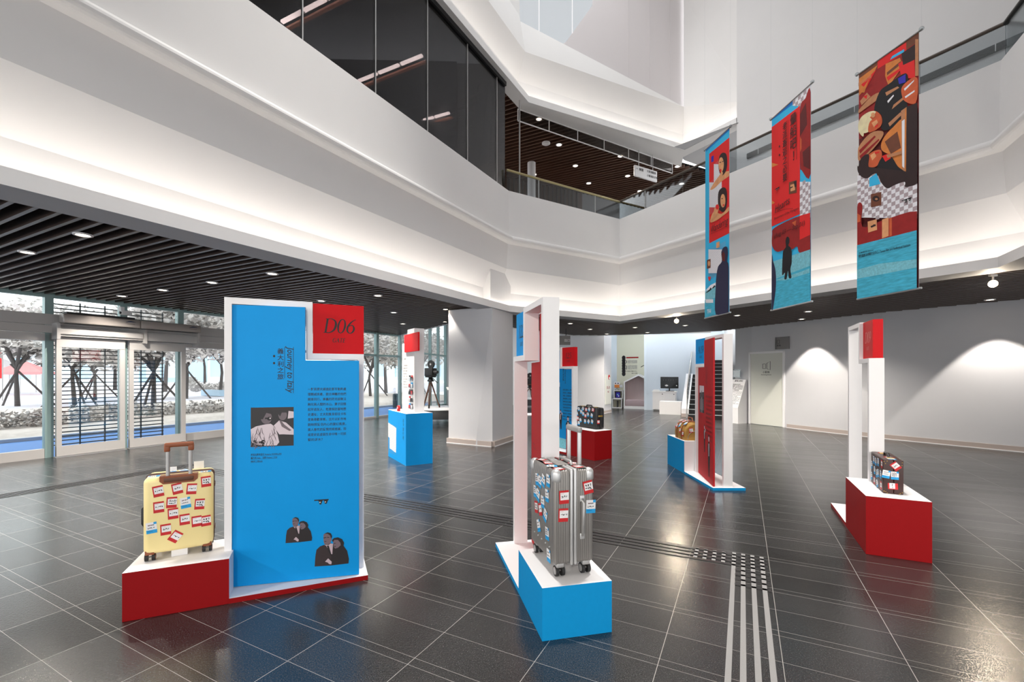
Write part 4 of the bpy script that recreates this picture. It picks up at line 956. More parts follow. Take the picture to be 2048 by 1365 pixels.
for (x, y, r, kd) in ((313, 622, 1, 'r'), (307, 766, -2, 'r'), (506, 542, 10, 'r'), (528, 697, -2, 'b')):
    X, Z = cs(x, y); stick(su, facem((X, y0_-.0012, Z), (0, -1, 0)), kd, r, 1.02)
for (x, y, r, kd) in ((.05, .05, 20, 'r'), (.04, .14, 70, 'b'), (.05, .24, -10, 'r'), (.05, .36, 40, 'r'), (.19, .08, 15, 'r'), (.2, .19, -30, 'r'), (.19, .33, 10, 'r'), (.2, .4, 60, 'r')):
    stick(su, facem((x0_+x, y0_+y, zt+.0004), (0, 0, 1), (0, 1, 0)), kd, r, .85)

# black suitcase on I25, local x along the long side (towards the right end), -y faces the viewer
a_, b_ = gp(1150.5, 853, .525), gp(1198, 861, .525); rz = ang(b_-a_); LB = Vector((a_.x, a_.y, .525)); L = .64
su = thing('black_suitcase', 'black hard suitcase covered in blue and red stickers on the I25 plinth', 'suitcase', LB, rz)
b = MB(); b.rbox(0, L, 0, .105, .004, .40, .035, 'black_leather', 4); b.build('shell', su)
b = MB(); b.rbox(0, L, .112, .2, .004, .40, .035, 'black_leather', 4); b.build('shell', su)
b = MB(); b.rbox(-.003, L+.003, .09, .125, .001, .404, .03, 'rubber', 3); b.build('frame_band', su)
b = MB(); b.tube([(L*.36, .1, .40), (L*.38, .1, .428), (L*.6, .1, .428), (L*.62, .1, .40)], .012, 'black_plastic'); b.build('top_handle', su)
for x in (.13, L-.13): b = MB(); b.rbox(x-.03, x+.03, .06, .13, .398, .408, .003, 'brass'); b.build('latch', su)
b = MB(); b.rbox(L-.002, L+.006, .05, .15, .23, .26, .003, 'brass'); b.build('name_plate', su)
ray = ray_to(mw(LB, rz), 1, -.001); cb = lambda x, y: ray(1140+x/19.5, 800+y/19.5)
for (x, y, r, kd) in ((260, 330, -25, 'b'), (345, 370, 3, 'b'), (500, 330, -40, 'b'), (625, 390, -4, 'r'), (745, 375, -28, 'b'), (895, 370, 80, 'r'), (275, 545, 12, 'b'), (435, 475, -8, 'b'), (515, 555, -5, 'b'), (600, 630, 0, 'r'), (700, 580, 18, 'b'), (845, 620, -15, 'b'), (300, 725, -22, 'r'), (410, 800, 25, 'b'), (250, 940, 12, 'b'), (345, 915, 3, 'b'), (588, 845, 0, 'b'), (720, 855, -35, 'b'), (860, 860, -15, 'b')):
    X, Z = cb(x, y); X = min(max(X, .035), L-.04); Z = min(max(Z, .045), .36); stick(su, facem((X, -.0008, Z), (0, -1, 0)), kd, r, .95)
stick(su, facem((L+.0008, .05, .14), (1, 0, 0)), 'r', 0, .9)

# brown vintage case on D09: local x = narrow end facing the viewer
a_, b_ = gp(1765.7, 987, .502), gp(1805.5, 991, .502); rz = ang(b_-a_); LV = Vector((a_.x, a_.y, .502))
su = thing('brown_suitcase', 'small dark brown vintage case with brass studs on the D09 plinth', 'suitcase', LV, rz); wx = .142; wy = .47
b = MB(); b.rbox(0, wx*.52, 0, wy, .001, .298, .008, 'brown_leather', 3); b.build('shell', su)
b = MB(); b.rbox(wx*.53, wx, 0, wy, .001, .298, .008, 'brown_leather', 3); b.build('lid', su)
b = MB(); b.tube([(wx*.5, wy*.34, .296), (wx*.5, wy*.37, .322), (wx*.5, wy*.63, .322), (wx*.5, wy*.66, .296)], .009, 'black_leather'); b.build('top_handle', su)
for y in (.1, .37): b = MB(); b.rbox(wx*.32, wx*.68, y-.02, y+.02, .296, .303, .002, 'brass'); b.build('latch', su)
b = MB()
for x, z in ((.008, .28), (.018, .262), (.03, .286), (.008, .02), (.02, .016), (.03, .006), (wx-.01, .28), (wx-.01, .02), (wx-.022, .012), (wx-.03, .005), (wx-.012, .255)): b.ball((x, -.0005, z), .004, 'brass', 8)
b.build('stud', su)
Mv = mw(LV, rz); ray = ray_to(Mv, 1, -.001); cv = lambda x, y: ray(1720+x/10.5, 880+y/10.5)
for (x, y, r, kd) in ((750, 560, 42, 'r'), (550, 725, -8, 'b'), (732, 757, 0, 'b'), (690, 980, 92, 'r')):
    X, Z = cv(x, y); stick(su, facem((X, -.0008, Z), (0, -1, 0)), kd, r, .86)
ray = ray_to(Mv, 0, -.001)
for (x, y, r, kd) in ((250, 525, 4, 'b'), (290, 425, 3, 'b'), (330, 460, -3, 'b'), (380, 470, -4, 'b'), (455, 510, 0, 'r'), (305, 640, 5, 'b'), (350, 710, 0, 'b'), (380, 700, 5, 'b'), (432, 730, -8, 'b'), (245, 755, 2, 'b'), (300, 850, 0, 'r'), (360, 915, 25, 'b'), (440, 960, 0, 'r')):
    Y, Z = cv(x, y); Z = min(Z, .25); stick(su, facem((-.0008, Y, Z), (-1, 0, 0)), kd, r, .9)
for (y, r, kd) in ((.06, 10, 'b'), (.14, 60, 'r'), (.40, -20, 'r')): stick(su, facem((wx*.5, y, .2984), (0, 0, 1), (0, 1, 0)), kd, r, .9)

# golden canvas travel bag on A1
LD = gp(1378, 881, .507); LD = Vector((2.71, 7.07, .505)); rz = math.radians(90)
LD = MA1 @ Vector((.70, .02, .506)); rz = ang((-.008, -1))+math.pi
bag = thing('travel_bag', 'golden canvas travel bag with red stickers on the blue A1 plinth', 'bag', LD, rz)   # local x goes back, y to the left
b = MB(); n = 22; Lx = .46; vs = []
secs = [(0.0, .9), (.015, .97), (.05, 1.0), (.23, 1.03), (.41, 1.0), (.445, .97), (Lx, .9)]
shape = [(-.15, .0), (-.158, .06), (-.155, .13), (-.135, .2), (-.09, .25), (-.03, .272), (.03, .272), (.09, .25), (.135, .2), (.155, .13), (.158, .06), (.15, .0)]
for x, s in secs: vs += [(x, -.17+yy*s, zz*s+.001) for yy, zz in shape]
k = len(shape); b.add(vs, [(i*k+j, i*k+(j+1) % k, (i+1)*k+(j+1) % k, (i+1)*k+j) for i in range(len(secs)-1) for j in range(k)], 'canvas_gold', True)
b.add(vs[:k], [tuple(range(k))], 'canvas_gold'); b.add(vs[-k:], [tuple(range(k))], 'canvas_gold'); b.build('body', bag)
for x in (.13, .32):
    b = MB(); b.tube([(x, -.17+yy*1.045, zz*1.035+.003) for yy, zz in shape], .010, 'tan_leather', 6); b.build('strap', bag)
b = MB(); b.tube([(.13, -.19, .28), (.16, -.19, .34), (.29, -.19, .34), (.32, -.19, .28)], .009, 'tan_leather', 8); b.build('handle', bag)
b = MB(); b.tube([(-.004, -.17+.11*math.cos(a/10*math.pi), .02+.13*math.sin(a/10*math.pi)) for a in range(11)], .004, 'alu', 6); b.build('end_zipper', bag)
b = MB(); b.tube([(.02, -.17, .281), (.44, -.17, .281)], .004, 'brass', 6); b.build('top_zipper', bag)
stick(bag, facem((-.002, -.11, .16), (-1, 0, 0)), 'r', 5, 1); stick(bag, facem((-.002, -.2, .19), (-1, 0, 0)), 'r', -6, 1); stick(bag, facem((-.002, -.21, .06), (-1, 0, 0)), 'r', 0, 1)
for x, yy, zz, ny, nz, kd, r in ((.06, -.02, .1, 1, .1, 'r', 0), (.18, -.02, .14, 1, .15, 'r', 10), (.25, -.045, .21, 1, .7, 'b', 20), (.36, -.035, .19, 1, .5, 'r', -20), (.08, -.07, .247, .7, 1, 'b', 40), (.22, -.09, .262, .35, 1, 'r', 60), (.38, -.1, .266, .3, 1, 'r', 15), (.06, -.16, .278, 0, 1, 'r', 30), (.24, -.14, .278, .1, 1, 'r', -30)):
    n_ = Vector((0, ny, nz)).normalized(); stick(bag, facem(Vector((x, yy, zz))+n_*.018, n_), kd, r, 1)
# ====================================================================== hanging banners
def banner(label, pl, pr, zb, zt, crop, art, texts):
    pl = Vector(pl); pr = Vector(pr); d = pr-pl; w = d.length; rz = ang(d); hgt = zt-zb
    r = thing('hanging_banner', label, 'banner', (pl.x, pl.y, zb), rz, 'film festival banners hanging in the atrium'); Mw = mw((pl.x, pl.y, zb), rz)
    ray = ray_to(Mw, 1, 0); x0, y0, sc = crop; cp = lambda x, y: ray(x0+x/sc, y0+y/sc)
    cl = lambda q: (min(max(q[0], 0), w), min(max(q[1], 0), hgt))
    b = MB(); b.box(0, w, -.001, .001, 0, hgt, 'dye_white'); P = lambda x, z, k: Vector((x, -.001-k*.002, z))
    for i, (m, pts) in enumerate(art):
        q = [cl(cp(*p)) for p in pts]
        if m == 'checker':
            face_poly(b, P, q, 'dye_white', 1+i*.25); xs = [p[0] for p in q]; zs = [p[1] for p in q]; s = w/15
            nx, nz = int((max(xs)-min(xs))/s), int((max(zs)-min(zs))/s)
            for ix in range(nx+1):
                for iz in range(nz+1):
                    if (ix+iz) % 2 == 0 and inside((min(xs)+(ix+.5)*s, min(zs)+(iz+.5)*s), q):
                        xa, xb = min(xs)+ix*s, min(min(xs)+(ix+1)*s, max(xs)); za, zb_ = min(zs)+iz*s, min(min(zs)+(iz+1)*s, max(zs))
                        face_poly(b, P, [(xa, za), (xb, za), (xb, zb_), (xa, zb_)], 'dye_grey', 1.12+i*.25)
        elif m == 'stripes':
            face_poly(b, P, q, 'dye_white', 1+i*.25); xs = [p[0] for p in q]; zs = [p[1] for p in q]; xa, xb, za, zb_ = min(xs), max(xs), min(zs), max(zs); s = w/22
            k = za-(xb-xa)
            while k < zb_:
                pts2 = [(xa, k), (xb, k+(xb-xa))]   # clip a slanted line to the rectangle
                t0 = max(0, (za-k)/(xb-xa)); t1 = min(1, (zb_-k)/(xb-xa))
                if t1-t0 > .03: stroke(b, P, [(xa+t0*(xb-xa), k+t0*(xb-xa), .005), (xa+t1*(xb-xa), k+t1*(xb-xa), .005)], 'dye_grey', 1.12+i*.25, False)
                k += s*1.2
        else:
            if len(pts) >= 6 and m not in ('dye_cyan', 'dye_sea', 'dye_sea2') and not (pts[0][1] == pts[1][1]): q = [cl(x[:2]) for x in cat_rom([(*p, 0) for p in q]+[(*q[0], 0)], 4)[:-1]]
            face_poly(b, P, q, m, 1+i*.25)
    K = 2+len(art)*.25
    for t in texts: t(b, P, cp, w, K)
    b.build('cloth', r)
    b = MB(); b.cyl((-.03, 0, 0), (w+.03, 0, 0), .014, 'alu_bright', 10); b.build('bottom_rod', r)
    b = MB(); b.cyl((-.04, 0, hgt), (w+.04, 0, hgt), .012, 'alu_dark', 10); b.build('top_rod', r)
    for x in (-.03, w+.03):
        b = MB(); b.ball((x, 0, hgt+.012), .028, 'acrylic', 10); b.build('hook', r)
        b = MB(); b.cyl((x, 0, hgt+.03), (x, 0, 13.4-zb), .0007, 'acrylic', 5); b.build('hanging_wire', r)
def inside(p, poly):
    r = False
    for (xa, ya), (xb, yb) in zip(poly, poly[1:]+poly[:1]):
        if (ya > p[1]) != (yb > p[1]) and p[0] < (xb-xa)*(p[1]-ya)/(yb-ya)+xa: r = not r
    return r
def T(body, x, y, x2, m, shear=0.0, hs=None):
    """text along the print from crop point (x, y) to (x2, y2)"""
    def f(b, P, cp, w, k):
        p, q = cp(x, y), cp(*x2); L = math.hypot(q[0]-p[0], q[1]-p[1]); h = hs or L/len(body)*1.05
        put_text(b, P, body, p[0], p[1], h, m, k, shear=shear, rot=math.atan2(q[1]-p[1], q[0]-p[0]), fit=L)
    return f
def TV(body, x, ya, yb, m):
    def f(b, P, cp, w, k):
        p, q = cp(x, ya), cp(x, yb); n = len(body); s = (p[1]-q[1])/n
        for i, c in enumerate(body): put_text(b, P, c, p[0], p[1]-(i+.86)*s, s*.98, m, k, align='c', sx=.82)
    return f
def LN(pts, m, wd):
    def f(b, P, cp, w, k): stroke(b, P, [(*cp(x, y), wd) for x, y in pts], m, k, len(pts) > 2)
    return f
def GL(x, y, wpx, m='dye_black'):
    def f(b, P, cp, w, k):
        p, q = cp(x, y), cp(x+wpx, y); pix_glasses(b, P, p[0], p[1], abs(q[0]-p[0]), m, k)
    return f
def E(cx, cy, rx, ry, n=16, rot=0.0):
    return [(cx+rx*math.cos(2*math.pi*i/n)*math.cos(rot)-ry*math.sin(2*math.pi*i/n)*math.sin(rot), cy+rx*math.cos(2*math.pi*i/n)*math.sin(rot)+ry*math.sin(2*math.pi*i/n)*math.cos(rot)) for i in range(n)]
ZT, ZB = 5.9, 2.64
K_ = F*(ZT-H)
def top(u, v): y = K_/(HY-v); return ((u-CX)/F*y, y, 0)
a3 = [('dye_maroon', [(60, 230), (374, 20), (374, 1345), (60, 1345)]),
 ('dye_darkred', [(65, 240), (374, 26), (374, 420), (65, 560)]),
 ('dye_brown', [(65, 240), (374, 26), (374, 70), (65, 272)]), ('dye_red', [(160, 175), (300, 85), (300, 130), (160, 215)]),
 ('dye_orange', [(70, 262), (160, 196), (110, 300), (70, 345)]), ('dye_red', [(80, 292), (156, 215), (104, 310)]), ('dye_orange', [(75, 330), (120, 262), (96, 330)]),
 ('dye_cyan', [(222, 170), (232, 152), (290, 118), (290, 132)]),
 ('dye_orange', [(200, 190), (270, 160), (285, 200), (215, 300), (198, 250)]), ('dye_brown', [(206, 232), (274, 176), (276, 190), (208, 246)]), ('dye_red', [(205, 255), (278, 205), (280, 216), (212, 272)]),
 ('dye_red', [(262, 190), (340, 140), (345, 260), (280, 262)]), ('dye_hair', [(278, 140), (350, 90), (352, 165), (286, 196)]),
 ('dye_tan', [(345, 70), (374, 60), (374, 240), (345, 250)]),
 ('dye_tan', [(70, 415), (128, 352), (170, 330), (168, 358), (110, 402), (70, 430)]), ('dye_tan', [(76, 372), (110, 330), (128, 350), (84, 392)]), ('dye_red', [(92, 350), (112, 340), (108, 362)]),
 ('dye_black', [(145, 420), (170, 330), (215, 290), (300, 235), (310, 300), (285, 330), (310, 400), (280, 470), (205, 515), (175, 495), (182, 440)]),
 ('dye_tan', [(200, 330), (260, 300), (268, 306), (206, 346)]), ('dye_tan', [(240, 390), (290, 350), (292, 362), (232, 412)]), ('dye_tan', [(215, 480), (275, 425), (280, 440), (222, 496)]), ('dye_white', [(210, 372), (240, 340), (243, 346), (214, 382)]),
 ('dye_royal', [(262, 262), (300, 240), (300, 280), (268, 290)]),
 ('dye_skin_red', [(284, 300), (340, 255), (374, 270), (350, 380), (300, 375), (282, 345)]), ('dye_white', [(292, 312), (342, 268), (340, 276), (296, 322)]), ('dye_white', [(296, 350), (344, 318), (344, 326), (300, 358)]),
 # pale haired head lying sideways
 ('dye_skin_red', E(146, 465, 40, 46, 18, -.2)), ('dye_blond', [(70, 480), (86, 448), (120, 425), (150, 420), (152, 432), (118, 458), (98, 500), (94, 545), (72, 520)]), ('dye_blond', E(105, 488, 34, 42, 16, .5)), ('dye_skin_red', [(128, 470), (172, 450), (182, 470), (165, 505), (140, 520), (118, 520)]), ('dye_skin', [(135, 478), (160, 462), (166, 476), (146, 500)]), ('dye_skin', E(142, 440, 10, 12)), ('dye_red', [(150, 496), (166, 484), (168, 490), (154, 502)]),
 # folded drapery
 ('dye_tan', [(70, 600), (130, 528), (190, 520), (180, 560), (110, 640), (70, 660)]), ('dye_darkred', [(74, 612), (150, 540), (156, 546), (80, 628)]), ('dye_darkred', [(76, 640), (170, 556), (174, 562), (84, 656)]),
 ('dye_orange', [(190, 560), (240, 500), (300, 470), (300, 730), (260, 700), (230, 640), (185, 610)]), ('dye_brown', [(200, 570), (262, 520), (280, 600), (230, 630)]),
 ('dye_tan', [(280, 420), (308, 400), (302, 760), (284, 700)]), ('dye_white', [(284, 470), (298, 460), (296, 700), (286, 690)]),
 ('dye_hair', [(308, 400), (374, 372), (374, 770), (304, 792)]), ('dye_orange', [(300, 408), (306, 404), (304, 786), (299, 770)]),
 # dark haired face lying sideways
 ('dye_skin_red', [(118, 640), (150, 615), (182, 612), (185, 650), (160, 690), (120, 690)]), ('dye_skin', [(130, 636), (152, 622), (160, 640), (140, 662)]), ('dye_red', [(152, 622), (174, 618), (174, 624), (154, 630)]), ('dye_hair', [(72, 700), (84, 655), (110, 632), (126, 640), (122, 690), (150, 700), (160, 722), (120, 745), (84, 742)]),
 ('dye_black', [(160, 715), (185, 650), (230, 640), (265, 690), (300, 720), (300, 770), (250, 780), (215, 796), (180, 770)]), ('dye_red', [(188, 640), (220, 628), (232, 650), (205, 668)]), ('dye_tan', [(210, 634), (284, 616), (284, 630), (216, 650)]), ('dye_red', [(280, 740), (298, 730), (298, 760)]),
 ('checker', [(67, 735), (374, 735), (374, 940), (67, 940)]),
 ('dye_hair', [(70, 715), (90, 742), (120, 748), (160, 720), (185, 770), (215, 798), (250, 782), (300, 766), (304, 792), (374, 768), (374, 720), (70, 690)]),
 ('dye_cyan', [(127, 748), (162, 724), (182, 776), (127, 790)]),
 ('dye_brown', [(135, 826), (186, 815), (186, 880), (135, 890)]), ('dye_hair', E(160, 848, 17, 14)), ('dye_tan', E(162, 850, 7, 5)),
 ('dye_darkred', [(66, 888), (94, 880), (94, 985), (190, 955), (374, 905), (374, 1005), (66, 1075)]),
 ('dye_skin', [(190, 950), (222, 940), (222, 1030), (190, 1042)]), ('dye_skin_red', [(226, 944), (238, 940), (238, 1028), (226, 1032)]),
 ('dye_skin', [(120, 960), (164, 948), (166, 1000), (122, 1014)]), ('dye_hair', [(134, 982), (158, 972), (160, 980), (138, 990)]), ('dye_hair', E(152, 978, 6, 5)),
 ('dye_skin_red', [(70, 920), (86, 930), (84, 960), (70, 965)]),
 ('dye_sea', [(60, 1078), (374, 998), (374, 1310), (60, 1350)]), ('dye_sea2', [(62, 1196), (180, 1165), (374, 1140), (374, 1180), (200, 1215), (62, 1240)])]
t3 = [GL(312, 858, 50), T('國家電影及視聽文化中心 | Taiwan Film and Audiovisual Institute', 76, 1136, (330, 1078), 'dye_black', hs=.045), T('主辦單位 Venue', 76, 1117, (150, 1100), 'dye_black'), T('雨天放映', 74, 300, (140, 258), 'dye_tan')]
banner('large red film banner at right with two reclining heads over turquoise sea', top(1718, 148), top(1838, 63), ZB, ZT, (1690, 50, 2.4375), a3, t3)
a2 = [('dye_cyan', [(30, 210), (270, 20), (270, 1345), (30, 1345)]), ('dye_blue', [(34, 216), (165, 105), (165, 140), (34, 240)]), ('checker', [(162, 20), (267, 20), (267, 150), (162, 150)]),
 ('dye_darkred', [(205, 170), (235, 110), (267, 70), (267, 545), (215, 525), (205, 480)]), ('dye_maroon', [(205, 200), (240, 130), (246, 260), (205, 330)]), ('dye_skin_red', [(206, 330), (214, 345), (214, 400), (206, 420)]), ('dye_maroon', [(220, 420), (264, 380), (264, 520), (226, 500)]),
 ('dye_red', [(41, 275), (205, 150), (205, 780), (41, 852)]), ('dye_orange', [(42, 482), (80, 492), (42, 508)]), ('dye_orange', [(42, 700), (60, 714), (42, 724)]),
 ('checker', [(205, 592), (267, 592), (267, 800), (205, 800)]),
 ('dye_brown', [(142, 595), (187, 582), (187, 655), (142, 664)]), ('dye_skin', [(150, 610), (176, 602), (178, 640), (152, 648)]), ('dye_hair', [(148, 625), (165, 618), (165, 624), (150, 632)]), ('dye_hair', [(170, 592), (186, 586), (186, 620), (176, 624)]),
 ('dye_darkred', [(45, 900), (60, 858), (205, 790), (268, 800), (268, 1000), (205, 1005), (190, 968), (160, 985), (110, 990), (72, 998), (45, 965)]), ('dye_red', [(205, 790), (266, 772), (266, 900), (205, 930)]), ('dye_skin_red', [(160, 830), (186, 815), (180, 850)]),
 ('dye_sea2', [(42, 1058), (268, 985), (268, 1100), (42, 1170)]), ('dye_sea', [(42, 1165), (268, 1080), (268, 1305), (42, 1340)]), ('dye_sea2', [(60, 1165), (200, 1120), (264, 1095), (264, 1120), (120, 1165)]),
 ('dye_black', [(104, 1130), (108, 1010), (116, 985), (126, 970), (124, 935), (132, 912), (145, 918), (146, 945), (140, 962), (158, 985), (160, 1060), (152, 1100), (158, 1148), (143, 1150), (138, 1110), (130, 1155), (117, 1156), (120, 1120)]),
 ('dye_navy', [(44, 1030), (52, 1055), (66, 1110), (68, 1200), (56, 1300), (44, 1338)])]
t2 = [TV('暈船吧！', 168, 192, 480, 'dye_hair'), TV('老派邂逅之必要', 120, 242, 592, 'dye_hair'), LN([(139, 232), (139, 580)], 'dye_hair', .006), LN([(188, 190), (188, 462)], 'dye_hair', .006),
 lambda b, P, cp, w, k: [face_poly(b, P, ell(*cp(89, y), .014, .02), 'dye_hair', k) for y in (386, 436)], GL(76, 636, 28),
 T('Hearts', 60, 775, (150, 715), 'dye_maroon', .35, .17), LN([(62, 772), (120, 752), (168, 748)], 'dye_maroon', .005), T('Encounters of the Voyagers', 58, 814, (200, 752), 'dye_maroon', hs=.06), T('(Aug.03 — Sep.01)', 56, 920, (236, 842), 'dye_maroon', .2, .1)]
banner('middle red film banner with black vertical title and a dark coated figure', top(1544, 238), top(1622, 168), ZB, ZT, (1530, 160, 2.904), a2, t2)
a1 = [('dye_cyan', [(35, 170), (210, 15), (210, 1345), (35, 1345)]), ('dye_blue', [(42, 182), (205, 25), (205, 50), (42, 200)]),
 ('dye_red', [(64, 215), (204, 100), (204, 755), (64, 826)]), ('dye_royal', [(78, 235), (95, 224), (95, 266), (78, 274)]),
 ('stripes', [(96, 285), (150, 285), (150, 560), (96, 560)]), ('stripes', [(65, 410), (148, 410), (148, 580), (65, 580)]),
 # first portrait
 ('dye_skin', [(72, 458), (110, 395), (150, 350), (204, 330), (204, 362), (150, 402), (100, 450)]), ('dye_hair', [(128, 280), (135, 232), (155, 208), (180, 215), (188, 262), (180, 330), (150, 365), (132, 330)]), ('dye_skin', E(147, 288, 18, 50)), ('dye_red', E(143, 330, 6, 13)), ('dye_hair', [(136, 272), (146, 268), (146, 273), (137, 278)]), ('dye_hair', [(154, 266), (163, 262), (163, 267), (155, 272)]), ('dye_skin', [(132, 370), (152, 330), (160, 345), (148, 395)]),
 # second portrait
 ('dye_skin', [(72, 680), (96, 610), (150, 625), (200, 575), (202, 602), (150, 645), (110, 672)]), ('dye_hair', [(126, 540), (130, 475), (155, 446), (180, 452), (188, 500), (182, 580), (160, 612), (132, 590)]), ('dye_skin', E(160, 535, 17, 46)), ('dye_hair', [(150, 520), (160, 516), (160, 521), (151, 526)]), ('dye_red', E(165, 565, 6, 6)), ('dye_skin', [(80, 668), (104, 585), (130, 560), (136, 580), (118, 640)]), ('dye_red', E(122, 578, 12, 18)),
 ('stripes', [(62, 868), (180, 868), (180, 1030), (62, 1030)]), ('dye_skin', [(116, 822), (138, 812), (138, 852), (116, 860)]), ('dye_brown', [(52, 940), (77, 932), (77, 994), (52, 1000)]), ('dye_skin', E(66, 964, 8, 18)),
 ('dye_red', [(60, 1060), (66, 1052), (70, 1058), (75, 1050), (78, 1062), (69, 1084)]),
 ('dye_sea2', [(40, 1160), (70, 1120), (116, 1092), (118, 1310), (38, 1332)]), ('dye_white', [(42, 1150), (76, 1112), (116, 1092), (116, 1110), (80, 1140)]), ('dye_black', [(44, 1165), (70, 1140), (78, 1128), (84, 1140), (66, 1156), (50, 1164)]), ('dye_black', [(86, 1135), (104, 1112), (112, 1118), (98, 1132)]),
 ('dye_sea', [(38, 1215), (118, 1196), (118, 1312), (38, 1335)]), ('stripes', [(44, 1208), (96, 1208), (96, 1232), (44, 1232)]),
 ('dye_navy', [(114, 1312), (113, 1130), (118, 1050), (130, 985), (155, 950), (152, 890), (165, 856), (190, 850), (197, 890), (190, 950), (205, 990), (205, 1305)]), ('dye_maroon', [(155, 900), (165, 880), (178, 900), (176, 950), (160, 945)])]
t1 = [T('Wandering', 76, 760, (200, 690), 'dye_maroon', .4, .19), LN([(80, 762), (140, 735), (196, 700)], 'dye_maroon', .005), T('TFAI', 55, 1306, (82, 1300), 'dye_white', hs=.11), T('ƎME', 92, 545, (106, 540), 'dye_hair'), T('ƎME', 98, 986, (110, 982), 'dye_hair')]
t1 = t1[:3]
banner('narrow blue and red film banner at left with two portraits above a navy figure', top(1411, 300), top(1459, 256), ZB, ZT, (1400, 245, 3.4125), a1, t1)

# ====================================================================== things along the right wall and in the rear hall
WD = (Vector((7.49, 14.0, 0))-Vector((7.92, 13.04, 0))).normalized(); WN = Vector((WD.y, -WD.x, 0))   # along the wall away from us; WN into the wall
if WN.x < 0: WN = -WN
wz = ang(-WD)                                   # local x runs towards the viewer along the wall, local y = into the wall
def wthing(name, label, cat, s, n, z): return thing(name, label, cat, Vector((7.92, 13.04, 0))-WD*s-WN*n+Vector((0, 0, z)), wz)
LW = (Vector((7.49, 14.0, 0))-Vector((7.92, 13.04, 0))).length
d = wthing('door_3', '', '', -LW-.02, .0, 0); del d['category']; struct(d, 'pale grey flush door with a screening room pictogram')
b = MB(); b.box(-.06, 0.0, -.03, .02, 0, 2.24, 'white_paint'); b.box(LW, LW+.06, -.03, .02, 0, 2.24, 'white_paint'); b.box(-.06, LW+.06, -.03, .02, 2.18, 2.24, 'white_paint'); b.build('door_frame', d)
b = MB(); b.box(.005, LW-.005, -.012, .02, .012, 2.178, 'door_grey'); P = lambda x, z, k: Vector((x, -.012-k*.001, z)); cx = LW*.5
for pts in ([(cx-.11, 1.86), (cx-.11, 1.72), (cx-.02, 1.72), (cx-.02, 1.86), (cx-.11, 1.86)], [(cx+.02, 1.88), (cx+.13, 1.94), (cx+.13, 1.68), (cx+.02, 1.72), (cx+.02, 1.88)]): stroke(b, P, [(x, z, .016) for x, z in pts], 'ink', 1, False)
put_text(b, P, '小影格', cx, 1.585, .075, 'ink', 1, align='c'); put_text(b, P, 'Screening Room', cx, 1.52, .05, 'ink', 1, align='c'); b.build('door_leaf', d)
r = wthing('wall_sign', 'square grey projecting sign on the right wall above the pale door', 'sign', .0, .0, 2.28)
b = MB(); b.box(-.22, .20, -.06, -.04, 0, .36, 'sign_grey'); b.box(-.22, -.18, -.06, .01, .0, .36, 'sign_grey'); b.build('plate', r)
b = MB(); P = lambda x, z, k: Vector((x, -.061-k*.001, z))
stroke(b, P, [(-.16, .27, .012), (-.16, .17, .012), (-.09, .17, .012), (-.09, .27, .012), (-.16, .27, .012)], 'ink', 0, False); put_text(b, P, '影格', -.17, .09, .06, 'ink', 0); b.build('lettering', r)
r = wthing('info_lectern', 'white slanted information lectern with black text left of the pale door', 'lectern', -LW-.66, .40, 0)
L_ = .5; prof = [(.0, 0), (.0, .5), (.36, 1.38), (.40, 1.38), (.40, 0)]
b = MB(); b.extr([(0, y, z) for y, z in prof], (L_, 0, 0), 'white_paint'); b.build('body', r)
b = MB(); n_ = Vector((0, -.88, .36)).normalized(); P = lambda x, t, k: Vector((x, t*.36, .5+t*.88))+n_*(.001+k*.001)
put_text(b, P, '展覽須知', .25, .92, .075, 'ink', 0, align='c')
for i in range(14): put_text(b, P, (BODY[i % 10]+BODY[(i+2) % 10])[:(17 if i < 5 else 22)], .06, .80-i*.052, .05 if i < 5 else .03, 'ink', 0, fit=.42 if i % 4 else .3)
b.build('text', r)
r = wthing('sign_holder', 'clear acrylic sign holder on the wall above the slanted lectern', 'sign holder', -LW-.52, .0, 1.45)
b = MB(); b.box(-.13, .13, -.02, -.005, 0, .26, 'acrylic'); b.build('cover', r); b = MB(); b.box(-.11, .11, -.012, -.008, .02, .22, 'paper_white'); b.build('sheet', r)
for x in (-.12, .12): b = MB(); b.cyl((x, -.03, .25), (x, 0, .25), .012, 'alu_dark', 8); b.build('screw', r)

# staircase
SO = Vector((6.12, 15.55, 0)); sf = Vector((.42, .907, 0)).normalized(); srz = ang(sf)-math.pi/2      # local y forward/up, x right
r = thing('staircase', 'straight black staircase with white nosings rising at the far right', 'staircase', SO, srz)
for k in range(14):
    b = MB(); b.box(0, 1.45, k*.35, k*.35+.36, 0 if k == 0 else k*.155-.02, (k+1)*.155, 'step_black'); b.box(0, 1.45, k*.35-.012, k*.35+.03, (k+1)*.155-.012, (k+1)*.155+.004, 'step_white'); b.build('step', r)
b = MB(); b.box(0, 1.45, 14*.35, 14*.35+1.6, 1.9, 14*.155, 'step_black'); b.build('landing', r)
b = MB(); b.extr([(-.27, .7, 0), (-.27, .7, .30), (-.27, 6.0, 2.9), (-.27, 6.5, 2.9), (-.27, 6.5, 0)], (.25, 0, 0), 'white_paint'); b.extr([(-.275, .695, 0), (-.275, .695, .12), (-.275, 2.5, .12), (-.275, 2.5, 0)], (.26, 0, 0), 'baseboard'); b.build('stringer', r)
b = MB(); b.extr([(-.06, .2, .2), (-.06, .2, 1.0), (-.06, 5.2, 3.35), (-.06, 5.2, 2.5)], (.01, 0, 0), 'glass_rail'); b.build('glass_panel', r)
b = MB(); b.tube([(-.05, .1, .0), (-.05, .1, 1.0), (-.05, 5.2, 3.35)], .022, 'alu'); b.build('handrail', r)

